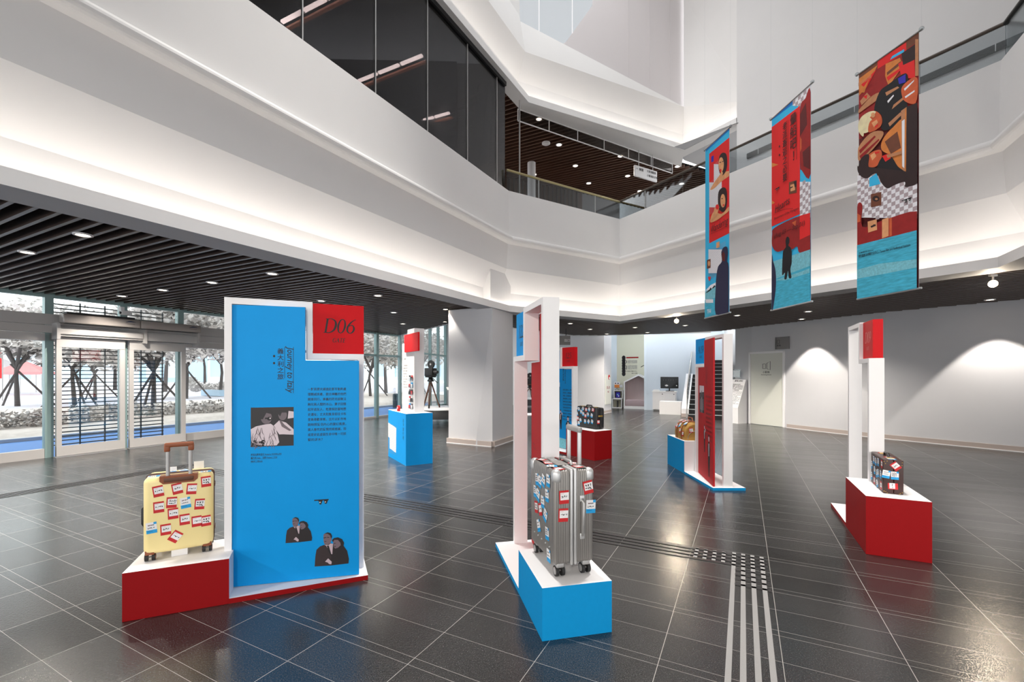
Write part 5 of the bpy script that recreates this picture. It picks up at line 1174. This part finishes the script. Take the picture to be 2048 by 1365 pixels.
# rear wall furniture; local x to the right along the wall, y into it
def at(u, v, z=0.0): return gp(u, v, z)
wr = ang(D2)
r = thing('media_cabinet', 'white low cabinet under the television against the rear wall', 'cabinet', Vector((5.74, 19.15, 0)), wr)
b = MB(); b.box(.30, 1.22, -.20, .18, .06, .82, 'white_paint'); b.box(.28, 1.24, -.22, .18, .80, .84, 'paper_white'); b.box(.34, 1.18, -.17, .1, 0, .06, 'mid_grey'); b.build('body', r)
for k in range(2):
    b = MB(); b.box(.31+k*.455, .755+k*.455, -.212, -.2, .08, .79, 'white_paint'); dd = b.build('door', r); b = MB(); b.cyl((.70+k*.455, -.225, .72), (.70+k*.455, -.21, .72), .02, 'black_plastic', 10); b.build('knob', dd)
tvb = r.location
r = thing('television', 'black flat television on a foot standing on the white cabinet', 'television', tvb+Vector((.95*.8886, -.95*.4587, .84)), wr+.35)
b = MB(); b.rbox(-.36, .36, -.03, .03, .12, .60, .012, 'black_plastic'); b.build('body', r)
b = MB(); b.box(-.34, .34, -.033, -.03, .15, .58, 'screen'); P = lambda x, z, k: Vector((x, -.034-k*.001, z))
for i in range(6): face_poly(b, P, ell(-.25+i*.1, .47, .008, .03, 8), 'mid_grey', 0)
face_poly(b, P, [(-.2, .24), (-.13, .28), (-.06, .25), (-.06, .22), (-.14, .2)], 'paper_white', 0); face_poly(b, P, ell(.28, .235, .025, .025), 'paper_white', 0); b.build('screen', r)
b = MB(); b.prism([(-.17, -.09), (.17, -.09), (.12, .09), (-.12, .09)], 0, .018, 'black_plastic'); b.cyl((0, 0, .015), (0, 0, .14), .025, 'black_plastic'); b.build('foot', r)
p = at(1319, 829); r = tag(MB().box(0, .78, 0, .5, 0, .50, 'white_wall', top='white_paint').build('display_block'), 'low pale box standing in front of the white cabinet', 'box'); r.location = p; r.rotation_euler = (0, 0, wr)
r = thing('paper_card', 'tiny white card on the left end of the white cabinet', 'card', tvb+Vector((.42*.8886, -.42*.4587, .84)), wr); MB().box(-.12, .12, -.04, .04, 0, .06, 'paper_white').build('card', r)
# house shaped seat in the niche
p = at(1247.5, 817.5); wl_ = ang(Vector((6.3, 20.42, 0))-Vector((4.4, 21.4, 0)))
r = thing('house_seat', 'small house shaped wooden seat nook with mauve cushion in the cream niche', 'seat', p, wl_); Wd = 1.3
b = MB(); prf = [(0, 0), (0, 1.22), (Wd*.5, 1.55), (Wd, 1.22), (Wd, 0)]; t_ = .05
inn = [(t_, .12), (t_, 1.18), (Wd*.5, 1.48), (Wd-t_, 1.18), (Wd-t_, .12)]
lo = [Vector((x, 0, z)) for x, z in prf]; li = [Vector((x, 0, z)) for x, z in inn]
for dy in (0, .5): b.add([v+Vector((0, dy, 0)) for v in lo+li], [(i, (i+1) % 5, 5+(i+1) % 5, 5+i) for i in range(5)], 'white_paint')
b.add(lo+[v+Vector((0, .5, 0)) for v in lo], [(i, (i+1) % 5, 5+(i+1) % 5, 5+i) for i in range(5)], 'white_paint')
b.add(li+[v+Vector((0, .5, 0)) for v in li], [(i, (i+1) % 5, 5+(i+1) % 5, 5+i) for i in range(5)], 'wood_pale'); b.build('frame', r)
b = MB(); b.extr([(x, .44, z) for x, z in inn], (0, .03, 0), 'wood_pale')
b.build('back_panel', r)
b = MB(); b.rbox(t_+.002, Wd-t_-.002, .01, .44, .12, .40, .03, 'seat_mauve'); b.build('cushion', r)
# cube shelves with a small picture and a toy camera
p = at(1226.5, 816.5)
for k, (z, lab) in enumerate(((0, 'lower white open cube shelf beside the house seat'), (.43, 'upper white cube shelf stacked beside the house seat'))):
    r = thing('cube_shelf', lab, 'shelf', p+Vector((-.06 if k == 0 else .02, 0, z)), wl_+.1, 'white cube shelves'); b = MB(); s = .44 if k == 0 else .40; hh = .43 if k == 0 else .38
    b.box(0, s, 0, .35, 0, .03, 'white_paint'); b.box(0, s, 0, .35, hh-.03, hh, 'white_paint'); b.box(0, .03, 0, .35, .03, hh-.03, 'white_paint'); b.box(s-.03, s, 0, .35, .03, hh-.03, 'white_paint'); b.build('carcass', r)
    b = MB(); b.box(.03, s-.03, .33, .35, .03, hh-.03, 'niche_cream'); b.build('back', r)
o = tag(MB().box(0, .05, 0, .2, 0, .3, 'dark_grey').build('book'), 'dark book standing in the lower cube shelf', 'book'); o.location = p+Vector((.16, -.0, .031)); o.rotation_euler = (0, 0, wl_+.1)
r = thing('picture_frame', 'small blue framed picture in the upper cube shelf', 'picture', p+Vector((.2, -.02, .461)), wl_)
b = MB(); b.box(-.10, .12, .0, .02, 0, .29, 'black_plastic'); b.build('frame', r); b = MB(); b.box(-.08, .10, -.004, 0, .03, .26, 'dye_royal'); P = lambda x, z, k: Vector((x, -.005-k*.001, z))
face_poly(b, P, ell(0, .16, .04, .03), 'dye_sea2', 0); face_poly(b, P, ell(.04, .09, .03, .02), 'dye_white', 0); b.build('print', r)
r = thing('toy_film_camera', 'toy cardboard film camera with round reels on top of the cube shelves', 'toy', p+Vector((.2, -.04, .811)), wl_)
b = MB(); b.rbox(-.14, .08, -.06, .06, .12, .26, .01, 'dye_orange'); b.cyl((.08, 0, .19), (.2, 0, .19), .05, 'dye_white', 14, .07); b.build('body', r)
for x in (-.1, .02): b = MB(); b.cyl((x, -.03, .32), (x, .03, .32), .075, 'dye_white', 18); b.cyl((x, -.032, .32), (x, .032, .32), .03, 'dye_navy', 12); b.build('reel', r)
for x in (-.12, .06): b = MB(); b.cyl((-.03, 0, .13), (x, -.04, 0), .008, 'wood_leg', 6); b.build('leg', r)
# wall text in the niche
n0 = Vector((4.4, 21.4, 0)); nd = (Vector((6.3, 20.42, 0))-n0).normalized(); nn = Vector((nd.y, -nd.x, 0)); nz = ang(nd)
def nw(u, v):
    t = (u-CX)/F; s = (t*n0.y-n0.x)/(nd.x-t*nd.y); y = n0.y+nd.y*s; return s, H+(HY-v)*y/F
r = thing('wall_graphic', 'printed wall text with red heading and black round pictures in the cream niche', 'wall text', n0+nn*.004, nz); b = MB(); P = lambda x, z, k: Vector((x, -k*.002, z))
c5 = lambda x, y: nw(1200+x/6.827, 650+y/6.827)
for i in range(7): q = c5(324, 452+i*36.5); face_poly(b, P, ell(*q, .09, .11, 10), 'photo_dark', 0)
q0, q1 = c5(358, 458), c5(526, 438); face_poly(b, P, [q0, (q1[0], q0[1]), q1, (q0[0], q1[1])], 'stand_red', 0)
for i in range(6): q = c5(382, 492+i*7); put_text(b, P, BODY[i], q[0], q[1], .03, 'mid_grey', 0, fit=.42)
for i in range(7): q = c5(382, 560+i*8); put_text(b, P, BODY[i], q[0], q[1], .03, 'mid_grey', 0, fit=.42)
q = c5(358, 640); put_text(b, P, '國家電影及視聽文化中心', q[0], q[1], .05, 'ink', 0, fit=.5); q = c5(430, 668); put_text(b, P, '電影文化推廣', q[0], q[1], .05, 'ink', 0, fit=.27)
for y0_, y1_ in ((487, 525), (555, 612)): stroke(b, P, [(*c5(364, y0_), .03), (*c5(364, y1_), .03)], 'photo_dark', 0, False)
stroke(b, P, [(*c5(558, 578), .03), (*c5(618, 545), .03), (*c5(630, 485), .03)], 'ink', 0, False); b.build('printing', r)
# emergency cabinet on the pier end
p0 = Vector((3.61, 17.56, 0)); pd = (Vector((4.05, 18.25, 0))-p0).normalized(); pn = Vector((pd.y, -pd.x, 0))
r = thing('fire_cabinet', 'flush white fire hose cabinet with red bell sign on the end of the pier', 'fire cabinet', p0+pd*.1+pn*.001+Vector((0, 0, .35)), ang(pd))
b = MB(); b.box(0, .62, -.02, 0, 0, 1.18, 'door_grey'); b.build('door', r); b = MB(); b.cyl((.4, -.03, 1.08), (.4, -.02, 1.08), .10, 'tag_red', 18); b.cyl((.4, -.045, 1.04), (.4, -.03, 1.04), .05, 'paper_white', 12); b.build('alarm', r)
b = MB(); P = lambda x, z, k: Vector((x, -.021-k*.001, z)); put_text(b, P, '消防栓', .31, .62, .13, 'stand_red', 0, align='c'); put_text(b, P, 'FIRE', .31, .46, .1, 'stand_red', 0, align='c'); b.build('lettering', r)
# hanging grey sign beyond the I25 stand
r = thing('hanging_sign', 'dark grey sign hanging on two rods behind the I25 stand', 'sign', gp(1127, 682, 2.55)*1.0+Vector((0, 0, 0)), 0)
r.location = Vector((.115*14.5, 14.5, 2.5)); b = MB(); b.box(-.42, .22, -.02, .02, 0, .30, 'sign_grey'); b.build('board', r)
for x in (-.25, .08): b = MB(); b.cyl((x, 0, .3), (x, 0, .62), .012, 'dark_grey', 8); b.build('rod', r)
b = MB(); P = lambda x, z, k: Vector((x, -.021, z)); put_text(b, P, '出口', .02, .11, .1, 'paper_white', 0); b.build('lettering', r)

# camera exhibits
def plinth(name, lab, loc, rad):
    r = thing(name, lab, 'exhibit plinth', loc, 0, 'round wheeled exhibit plinths'); b = MB()
    b.lathe([(rad, .16), (rad, .43), (rad-.01, .44)], 'dark_grey', 40); b.build('drum', r); b = MB(); b.lathe([(rad+.01, .435), (rad+.01, .465), (0, .466)], 'white_paint', 40); b.build('top', r)
    for k in range(4):
        a = math.pi/4+k*math.pi/2; b = MB(); b.cyl((rad*.7*math.cos(a)-.02, rad*.7*math.sin(a), .06), (rad*.7*math.cos(a)+.02, rad*.7*math.sin(a), .06), .06, 'rubber', 12); b.box(rad*.7*math.cos(a)-.04, rad*.7*math.cos(a)+.04, rad*.7*math.sin(a)-.03, rad*.7*math.sin(a)+.03, .06, .17, 'black_plastic'); b.build('castor', r)
    return r
def film_camera(label, loc, rz, kind):
    r = thing('film_camera', label, 'film camera', loc, rz, 'antique film cameras on show'); hgt = .88 if kind else .50
    apex = Vector((0, 0, hgt))
    for k in range(3):
        a = math.pi/2+k*2*math.pi/3; foot = Vector((.3*math.cos(a), .3*math.sin(a), .01)); b = MB(); off = Vector((-math.sin(a), math.cos(a), 0))*.03
        b.cyl(apex+off, foot+off*.4, .014, 'wood_dark', 8); b.cyl(apex-off, foot-off*.4, .014, 'wood_dark', 8); b.cyl(foot-Vector((0, 0, .0)), foot+Vector((0, 0, .12)), .02, 'rubber', 8); b.build('tripod_leg', r)
    b = MB(); b.lathe([(.10, hgt-.03), (.11, hgt), (.07, hgt+.05), (.06, hgt+.10)], 'black_plastic', 16); b.rbox(-.13, .13, -.12, .12, hgt+.1, hgt+.14, .01, 'black_plastic' if kind else 'wood_dark'); b.tube([(.1, 0, hgt+.08), (.22, -.02, hgt-.02), (.3, -.04, hgt-.08)], .012, 'black_plastic'); b.build('tripod_head', r)
    z = hgt+.14; b = MB(); b.rbox(-.12, .12, -.16, .16, z, z+.26, .02, 'black_plastic'); b.cyl((-.02, -.16, z+.13), (-.02, -.30, z+.13), .05, 'dark_grey', 16); b.cyl((.12, .02, z+.12), (.17, .02, z+.12), .06, 'dark_grey', 16); b.build('body', r)
    for k, (dy, rr_) in enumerate(((-.02, .13), (.17, .12))):
        if kind and k: continue
        b = MB(); zc = z+.26+rr_*.92; b.cyl((-.03, dy, zc), (.03, dy, zc), rr_, 'black_plastic', 26); b.cyl((-.034, dy, zc), (.034, dy, zc), rr_*.25, 'alu', 12); b.build('film_magazine', r)
    if not kind:
        b = MB(); b.cyl((.14, -.05, z+.02), (.18, -.05, z+.02), .14, 'black_plastic', 24); b.build('flywheel', r)
    return r
plinth('exhibit_plinth', 'round black wheeled plinth with white top behind the blue desk', (-2.35, 14.6, 0), .95)
film_camera('tall black film camera on a wooden tripod left of the grey column', (-2.60, 14.3, .467), math.radians(60), 1)
plinth('exhibit_plinth', 'round black wheeled plinth seen through the I2 frame', (1.05, 20.6, 0), .9)
film_camera('antique film camera with round magazines seen through the I2 frame', (.80, 20.1, .467), math.radians(100), 0)
r = thing('label_stand', 'thin white label stand by the exhibit plinth left of the column', 'label stand', (-1.95, 14.1, .467), .5)
b = MB(); b.cyl((0, 0, 0), (0, 0, .62), .012, 'white_paint', 8); b.lathe([(.09, 0), (.09, .012)], 'white_paint', 16); b.build('pole', r); b = MB(); b.box(-.11, .11, -.08, .08, .0, .015, 'white_paint'); q = b.build('tray', r); q.location = (0, 0, .62); q.rotation_euler = (.6, 0, 0)
r = thing('label_card', 'small white label card in front of the antique film camera', 'card', (1.10, 20.0, .467), 0); b = MB(); b.cyl((0, 0, 0), (0, 0, .55), .01, 'white_paint', 8); b.build('pole', r); b = MB(); b.extr([(-.07, 0, .52), (.09, 0, .52), (.05, .04, .72), (-.1, .04, .72)], (0, .008, 0), 'paper_white'); b.build('card', r)
r = thing('low_bench', 'low white topped bench on splayed wooden legs seen through the I2 frame', 'bench', (.60, 13.2, 0), .3)
b = MB(); b.rbox(-.5, .5, -.3, .3, .34, .38, .012, 'white_paint'); b.build('seat', r)
for x in (-.34, .34):
    for y in (-.2, .2): b = MB(); b.cyl((x*.9, y*.9, .345), (x*1.12, y*1.12, 0.001), .022, 'wood_leg', 10, .014); b.build('leg', r)

# ====================================================================== lamps in the ceilings
ORD = ['first', 'second', 'third', 'fourth', 'fifth', 'sixth', 'seventh', 'eighth', 'ninth', 'tenth', 'eleventh', 'twelfth', 'thirteenth', 'fourteenth', 'fifteenth']
def lamp_light(name, loc, power, angle, blend=.6, col=(1, .93, .84), size=.05):
    l = bpy.data.lights.new(name, 'SPOT'); l.energy = power; l.spot_size = math.radians(angle); l.spot_blend = blend; l.color = col; l.shadow_soft_size = size
    o = bpy.data.objects.new(name, l); COL.objects.link(o); o.location = loc; return o
def downlight(px, z, label, group, power=60, angle=110, lit=True, r=.062, blend=.6, rim='white_paint'):
    p = px if len(px) == 3 else gp(*px, z); o = thing('downlight', label, 'ceiling light', (p.x, p.y, z), 0, group)
    b = MB(); b.lathe([(r+.022, .0), (r+.022, -.012), (r, -.014), (r*.95, -.002)], rim, 20); b.build('trim_ring', o)
    b = MB(); b.lathe([(r*.95, -.006), (0, -.008)], 'led_warm' if lit else 'black_plastic', 18); b.build('lens', o)
    if lit and power:
        l = lamp_light('downlight_lamp', (0, 0, -.03), power, angle, blend); l.parent = o
    return o
LFT = [(54.7, 504), (165.8, 469), (244, 592), (325.7, 579.8), (424, 564.7), (544.4, 547), (642.5, 601.6), (756, 591), (787.5, 625), (806, 647.7)]
for i, q in enumerate(sorted(LFT)): downlight(q, 3.03, 'round lit downlight in the left slatted ceiling, %s from the left' % ORD[i], 'downlights in the left slatted ceiling', power=280, angle=130)
downlight((891, 618.5), 3.03, 'dark rimmed downlight near the column, the nearer of the two', 'dark rimmed downlights by the column', power=110, angle=84, blend=.3, rim='dark_grey'); downlight((890, 643.7), 3.03, 'dark rimmed downlight near the column, the farther of the two', 'dark rimmed downlights by the column', power=0, rim='dark_grey')
RGT = [(1140.6, 647), (1180, 658.7), (1213.7, 668), (1270, 655), (1295, 665), (1370.5, 651), (1474.5, 630.8), (1616, 623)]
for i, q in enumerate(sorted(RGT)): downlight(q, 3.03, 'round lit downlight in the rear slatted ceiling, %s from the left' % ORD[i], 'downlights in the rear slatted ceiling', power=240, angle=130)
downlight(Vector((7.74, 11.96, 3.03)), 3.03, 'lit downlight washing the right wall beside the pale door', 'wall washing downlights', power=270, angle=74, blend=.12)
downlight(Vector((9.45, 8.85, 3.03)), 3.03, 'lit downlight washing the right wall near the photo edge', 'wall washing downlights', power=270, angle=74, blend=.12)
for (u, v), lab, grp in (((1353, 642.5), 'bright track spotlight glaring above the A1 stand', 'a'), ((1986, 568), 'bright track spotlight glaring at the far right ceiling', 'b')):
    p = gp(u, v, 2.9); r = thing('track_spotlight', lab, 'spotlight', p, 0, 'track spotlights'); aim = (Vector((0, 0, 1.4))-p).normalized()
    b = MB(); b.cyl((0, 0, .0), (0, 0, .14), .012, 'white_paint', 8); b.box(-.05, .05, -.02, .02, .11, .14, 'white_paint'); b.build('stem', r)
    b = MB(); b.cyl(-aim*.12, aim*.03, .055, 'white_paint', 18); b.build('head', r)
    b = MB(); b.cyl(aim*.031, aim*.036, .05, 'spot_hot', 18); b.build('lens', r)
    l = lamp_light('spotlight_lamp', aim*.06, 55, 150, .7, col=(1, .86, .68), size=.06); l.parent = r; l.rotation_euler = aim.to_track_quat('-Z', 'Y').to_euler()
for loc, aim_, lab in (((-5.1, .35, 2.9), (-1.9, 3.2, .9), 'added white fill spotlight, out of view at the left void edge, aimed at the D06 stand'), ((-.6, -2.2, 2.9), (.3, 3.2, .8), 'added white fill spotlight, out of view behind the viewer, aimed at the I2 stand'), ((3.9, .6, 2.9), (3.5, 4.3, .8), 'added white fill spotlight, out of view at the right void edge, aimed at the D09 stand')):
    p = Vector(loc); r = thing('track_spotlight', lab, 'spotlight', p, 0, 'track spotlights'); aim = (Vector(aim_)-p).normalized()
    b = MB(); b.cyl((0, 0, .0), (0, 0, .14), .012, 'white_paint', 8); b.build('stem', r); b = MB(); b.cyl(-aim*.12, aim*.03, .055, 'white_paint', 18); b.build('head', r)
    l = lamp_light('spotlight_lamp', aim*.05, 300, 75, .9, size=.12); l.parent = r; l.rotation_euler = aim.to_track_quat('-Z', 'Y').to_euler()  # unseen spotlights added to brighten the front stands
for x, y in ((-.6, 4.6), (2.6, 5.6)): lamp_light('added_fill_spot', (x, y, 13.6), 3600, 46, .8, col=(1, .97, .93), size=.3)  # fill spots without fixtures, added high up to brighten the plinth tops
c2 = lambda x, y: (1020+x/4.452, 180+y/4.452)
for i, (x, y) in enumerate(sorted([(258, 258), (436, 487), (214, 752), (582, 674), (984, 588), (700, 830), (358, 897), (1047, 765), (1155, 900), (1492, 680), (1527, 834)])):
    downlight(c2(x, y), 8.26, 'small lit downlight in the gallery slat ceiling, %s from the left' % ORD[i], 'downlights in the gallery ceiling', power=300 if i % 2 == 0 else 0, r=.07)
p = gp(*c2(321, 471), 8.26); r = thing('smoke_detector', 'white oval smoke detector on the dark gallery ceiling', 'smoke detector', p, 0); b = MB(); b.lathe([(.12, 0), (.12, -.03), (.08, -.055), (0, -.06)], 'white_paint', 20); b.build('body', r)

# ====================================================================== outside
mb = MB(); fo = lambda s, n: (FA+FD*s+FNV*n); g = lambda s0, s1, n0, n1: [fo(s0, n0), fo(s1, n0), fo(s1, n1), fo(s0, n1)]
mb.prism([(v.x, v.y) for v in g(-14, 22, .1, 3.4)], -.12, -.02, 'pavement'); struct(mb.build('ground_pavement'))
mb = MB(); mb.prism([(v.x, v.y) for v in g(-14, 22, 3.4, 3.6)], -.12, .06, 'kerb'); struct(mb.build('trim_7'), 'pale kerb along the lawn')
mb = MB(); mb.prism([(v.x, v.y) for v in g(-30, 60, 14, 90)], -.12, -.03, 'plaza'); struct(mb.build('ground_plaza'))
def grid_patch(name, s0, s1, n0, n1, h, m, seed, step=.5):
    rn = random.Random(seed); b = MB(); ns, nn_ = int((s1-s0)/step), int((n1-n0)/step); vs = []
    for i in range(ns+1):
        for j in range(nn_+1):
            p = fo(s0+(s1-s0)*i/ns, n0+(n1-n0)*j/nn_); e = min(i, ns-i, j, nn_-j); vs.append((p.x+rn.uniform(-.1, .1), p.y+rn.uniform(-.1, .1), -.1 if e == 0 else h*(.75+.5*rn.random())))
    b.add(vs, [(i*(nn_+1)+j, i*(nn_+1)+j+1, (i+1)*(nn_+1)+j+1, (i+1)*(nn_+1)+j) for i in range(ns) for j in range(nn_)], m, True); return b.build(name)
o = grid_patch('lawn', -14, 24, 3.5, 16, .10, 'lawn', 1, .6); tag(o, 'pale dry lawn outside the glass facade', 'lawn', kind='stuff')
def leaf_blob(b, rn, c, rad, n, size, m, flat=.7):
    for _ in range(n):
        d = Vector((rn.gauss(0, 1), rn.gauss(0, 1), rn.gauss(0, 1))).normalized()*rad*rn.uniform(.35, 1.0); d.z *= flat; p = Vector(c)+d
        a = Vector((rn.gauss(0, 1), rn.gauss(0, 1), rn.gauss(0, .6))).normalized(); t = a.orthogonal().normalized(); s = size*rn.uniform(.6, 1.3)
        b.add([p-a*s, p+t*s*.5, p+a*s, p-t*s*.5], [(0, 1, 2, 3)], m if rn.random() < .65 else 'leaf_dark')
def tree_meshes(seed, h, crown, n):
    rn = random.Random(seed); t = MB(); f = MB(); path = [Vector((0, 0, 0)), Vector((rn.uniform(-.1, .1), rn.uniform(-.1, .1), h*.25)), Vector((rn.uniform(-.15, .15), 0, h*.38))]
    t.tube(path, [.105, .08, .065], 'trunk', 8); ends = []
    for k in range(6):
        a = k*1.05+rn.random()*.5; e = path[-1]+Vector((math.cos(a)*crown*.7, math.sin(a)*crown*.7, h*rn.uniform(.08, .40))); mid_ = path[-1].lerp(e, .5)+Vector((0, 0, h*.08)); t.tube([path[-1]-Vector((0, 0, .2)), mid_, e], [.08, .05, .02], 'trunk', 6); ends.append(e); ends.append(mid_+Vector((0, 0, .3)))
    for e in ends: leaf_blob(f, rn, e, crown*.66, n//len(ends), .15, 'leaf_grey', .5)
    st = []
    for k in range(3):
        a = k*2.1+.4; s = MB(); s.cyl((math.cos(a)*1.25, math.sin(a)*1.25, 0), (-math.cos(a)*.22, -math.sin(a)*.22, 2.0), .045, 'trunk', 8); st.append(s.build('support_pole', mesh_only=True))
    return t.build('trunk', mesh_only=True), f.build('foliage', mesh_only=True), st
TM = [tree_meshes(3, 5.4, 2.3, 3400), tree_meshes(8, 5.8, 2.7, 3400)]
def tree(label, u, v, k, s=1.0, rz=0.0, stakes=True, Y=None):
    p = gp(u, v) if Y is None else Vector(((u-CX)/F*Y, Y, 0)); r = thing('staked_tree' if stakes else 'broad_tree', label, 'tree', (p.x, p.y, -.05), rz, 'grey leaved trees outside the facade'); tm = TM[k]
    for nm, me in [('trunk', tm[0]), ('foliage', tm[1])]+([('support_pole', x) for x in tm[2]] if stakes else []):
        o = bpy.data.objects.new(nm, me); COL.objects.link(o); o.parent = r; o.scale = (s, s, s)
tree('staked grey tree outside the leftmost window pane', 35, 812, 0, 1.05, .3)
tree('staked tree outside behind the left sliding door', 150, 816, 1, .95, 1.2)
tree('staked tree with crossed poles behind the right sliding door', 307, 824, 0, 1.0, 2.6)
tree('distant small tree behind the left sliding door', 190, 800, 1, .95, .2)
tree('tree outside to the right of the sliding doors', 372, 797, 0, 1.15, 4.0)
tree('distant broad tree beside the D06 panel edge', 440, 792, 1, 1.2, 5.0, False)
tree('staked tree outside just right of the D06 panel', 741, 796, 1, .95, 2.0)
tree('thick trunked tree outside left of the blue desk', 772, 786, 0, 1.5, .7, False)
tree('tree seen through the corner bay left of the column', 835, 790, 1, 1.0, 3.0)
for i, (u, Y) in enumerate(((-60, 34), (90, 42), (230, 46), (330, 40), (700, 46), (410, 52))): tree('background tree in the far row, %s from the left' % ORD[i], u, 0, i % 2, 1.7, i*1.3, False, Y)
for i, (s_, n_, hh) in enumerate(((-2, 5.6, .55), (2.6, 5.6, .5), (7.2, 6.2, .45), (12, 6.5, .45))):
    rn = random.Random(40+i); b = MB()
    o = None; p0 = fo(s_, n_+.65)
    for _ in range(130): leaf_blob(b, rn, FD*rn.uniform(-2.1, 2.1)+FNV*rn.uniform(-.6, .6)+Vector((0, 0, hh*rn.uniform(.3, 1))), .22, 16, .07, 'leaf_grey', .7)
    b.T = None; b.box(-.01, .01, -.01, .01, 0, .1, 'leaf_dark'); o = b.build('hedge'); o.location = p0; tag(o, 'low clipped grey hedge outside, %s from the left' % ORD[i], 'hedge', 'clipped hedges outside')
for i, (u, v, rd) in enumerate(((392, 765, .75), (418, 766, .6), (432, 764, .6), (380, 757, 1.0), (446, 764, .7))):
    p = gp(u, v+22); b = MB(); rn = random.Random(i); leaf_blob(b, rn, (0, 0, rd*.8), rd*.8, 420, .11, 'leaf_grey', .8); b.ball((0, 0, rd*.72), rd*.7, 'leaf_dark', 12, (1, 1, .85)); o = b.build('round_bush'); o.location = (p.x, p.y, 0); tag(o, 'clipped round bush outside right of the doors, %s in the row' % ORD[i], 'bush', 'round bushes outside')
p = gp(427, 792); o = tag(MB().box(-1.1, 1.1, -.25, .25, 0, .42, 'bldg_blue').build('stone_bench'), 'long stone bench on the lawn right of the doors', 'bench'); o.location = p; o.rotation_euler = (0, 0, FRZ-math.pi/2)
p = gp(792.5, 815, 0); o = tag(MB().lathe([(.16, 0), (.16, .62), (.1, .66), (0, .67)], 'bollard', 16).build('bollard'), 'dark green bollard outside by the corner window', 'bollard'); o.location = p+Vector((0, 0, -.02))
for i, (u, Y, s_) in enumerate(((50, 34, .66), (8, 37, .72))):
    r = thing('market_tent', ('pink topped market tent seen through the leftmost pane', 'white market tent at the photo edge outside')[i], 'tent', ((u-CX)/F*Y, Y, 0), .5, 'market tents on the plaza'); b = MB(); w = 2.0*s_; zs_ = s_
    b.add([(-w, -w, 2.6*s_), (w, -w, 2.6*s_), (w, w, 2.6*s_), (-w, w, 2.6*s_), (0, 0, 3.9*s_)], [(0, 1, 4), (1, 2, 4), (2, 3, 4), (3, 0, 4)], 'tent_red' if i == 0 else 'tent_white'); b.box(-w, w, -w-.01, -w+.01, 2.3*s_, 2.6*s_, 'tent_red'); b.box(-w, w, w-.01, w+.01, 2.3*s_, 2.6*s_, 'tent_red'); b.box(-w-.01, -w+.01, -w, w, 2.3*s_, 2.6*s_, 'tent_white'); b.box(w-.01, w+.01, -w, w, 2.3*s_, 2.6*s_, 'tent_red'); b.build('canopy', r)
    for x in (-w, w):
        for y in (-w, w): b = MB(); b.cyl((x, y, 0), (x, y, 2.4*s_), .04, 'alu_bright', 8); b.build('leg', r)
r = thing('banner_flag', 'red vertical banner flag at the left photo edge outside', 'flag', ((5-CX)/F*26, 26, 0), .4); b = MB(); b.cyl((0, 0, 0), (0, 0, 3.2), .03, 'alu', 8); b.build('pole', r); b = MB(); b.box(-.6, 0, -.01, .01, 1.3, 3.1, 'red_flag'); P = lambda x, z, k: Vector((x, -.012, z)); put_vtext(b, P, '市集', -.3, 2.5, .42, 'paper_white', 0); b.build('flag', r)
for i, (u, Y, w, h, m) in enumerate(((20, 60, 11, 9, 'bldg_white'), (250, 84, 11, 8, 'bldg_blue'), (460, 104, 13, 12, 'bldg_white'), (790, 120, 16, 9, 'bldg_white'))):
    r = thing('distant_building', 'pale building across the plaza, %s from the left' % ORD[i], 'building', ((u-CX)/F*Y, Y, -.1), .3, 'buildings across the plaza'); b = MB(); b.box(-w, w, 0, 8, 0, h, m); b.build('walls', r)
    for k in range(6): b = MB(); x = -w+1+k*(2*w-2)/6; b.box(x, x+2.2, -.06, 0, 1, h-1.2, 'bldg_blue' if m == 'bldg_white' else 'bldg_white'); b.build('window', r)
r = thing('louvre_screen', 'dark horizontal louvre screen outside the sliding doors', 'louvre screen', FA+FD*fs(113)+FNV*.55, FRZ); L = fs(352)-fs(113)
b = MB()
for k in range(35): z = .14+k*.082; b.box(0, L, -.03, .03, z, z+.018, 'black_plastic')
b.build('louvre', r)
for x in (0, L*.26, L*.46, L*.78, L-.02): b = MB(); b.box(x, x+.016, -.02, .02, -.02, 3.0, 'black_plastic'); b.build('upright', r)

# ====================================================================== light, sky, camera
w = bpy.data.worlds.new('overcast_sky'); SC.world = w; w.use_nodes = True; bg = w.node_tree.nodes['Background']; bg.inputs[0].default_value = (.97, .985, 1, 1); bg.inputs[1].default_value = 2.3
sn = bpy.data.lights.new('veiled_sun', 'SUN'); sn.energy = .8; sn.angle = math.radians(25); so = bpy.data.objects.new('veiled_sun', sn); COL.objects.link(so); so.rotation_euler = (math.radians(28), math.radians(-30), 0)
cam = bpy.data.cameras.new('camera'); cam.sensor_width = 36; cam.lens = F/2048*36; cam.shift_y = (HY-682.5)/2048; cam.clip_end = 300; cam.clip_start = .05
co = bpy.data.objects.new('camera', cam); COL.objects.link(co); co.location = (0, 0, H); co.rotation_euler = (math.pi/2, 0, 0); SC.camera = co
vs_ = SC.view_settings; vs_.view_transform = 'Standard'; vs_.look = 'None'; vs_.exposure = 0.22; vs_.gamma = 1.0; vs_.use_curve_mapping = False
cy = SC.cycles; cy.adaptive_threshold = .025; cy.max_bounces = 8; cy.diffuse_bounces = 4; cy.glossy_bounces = 3; cy.transparent_max_bounces = 12; cy.transmission_bounces = 4; cy.sample_clamp_indirect = 6; cy.caustics_reflective = False; cy.caustics_refractive = False
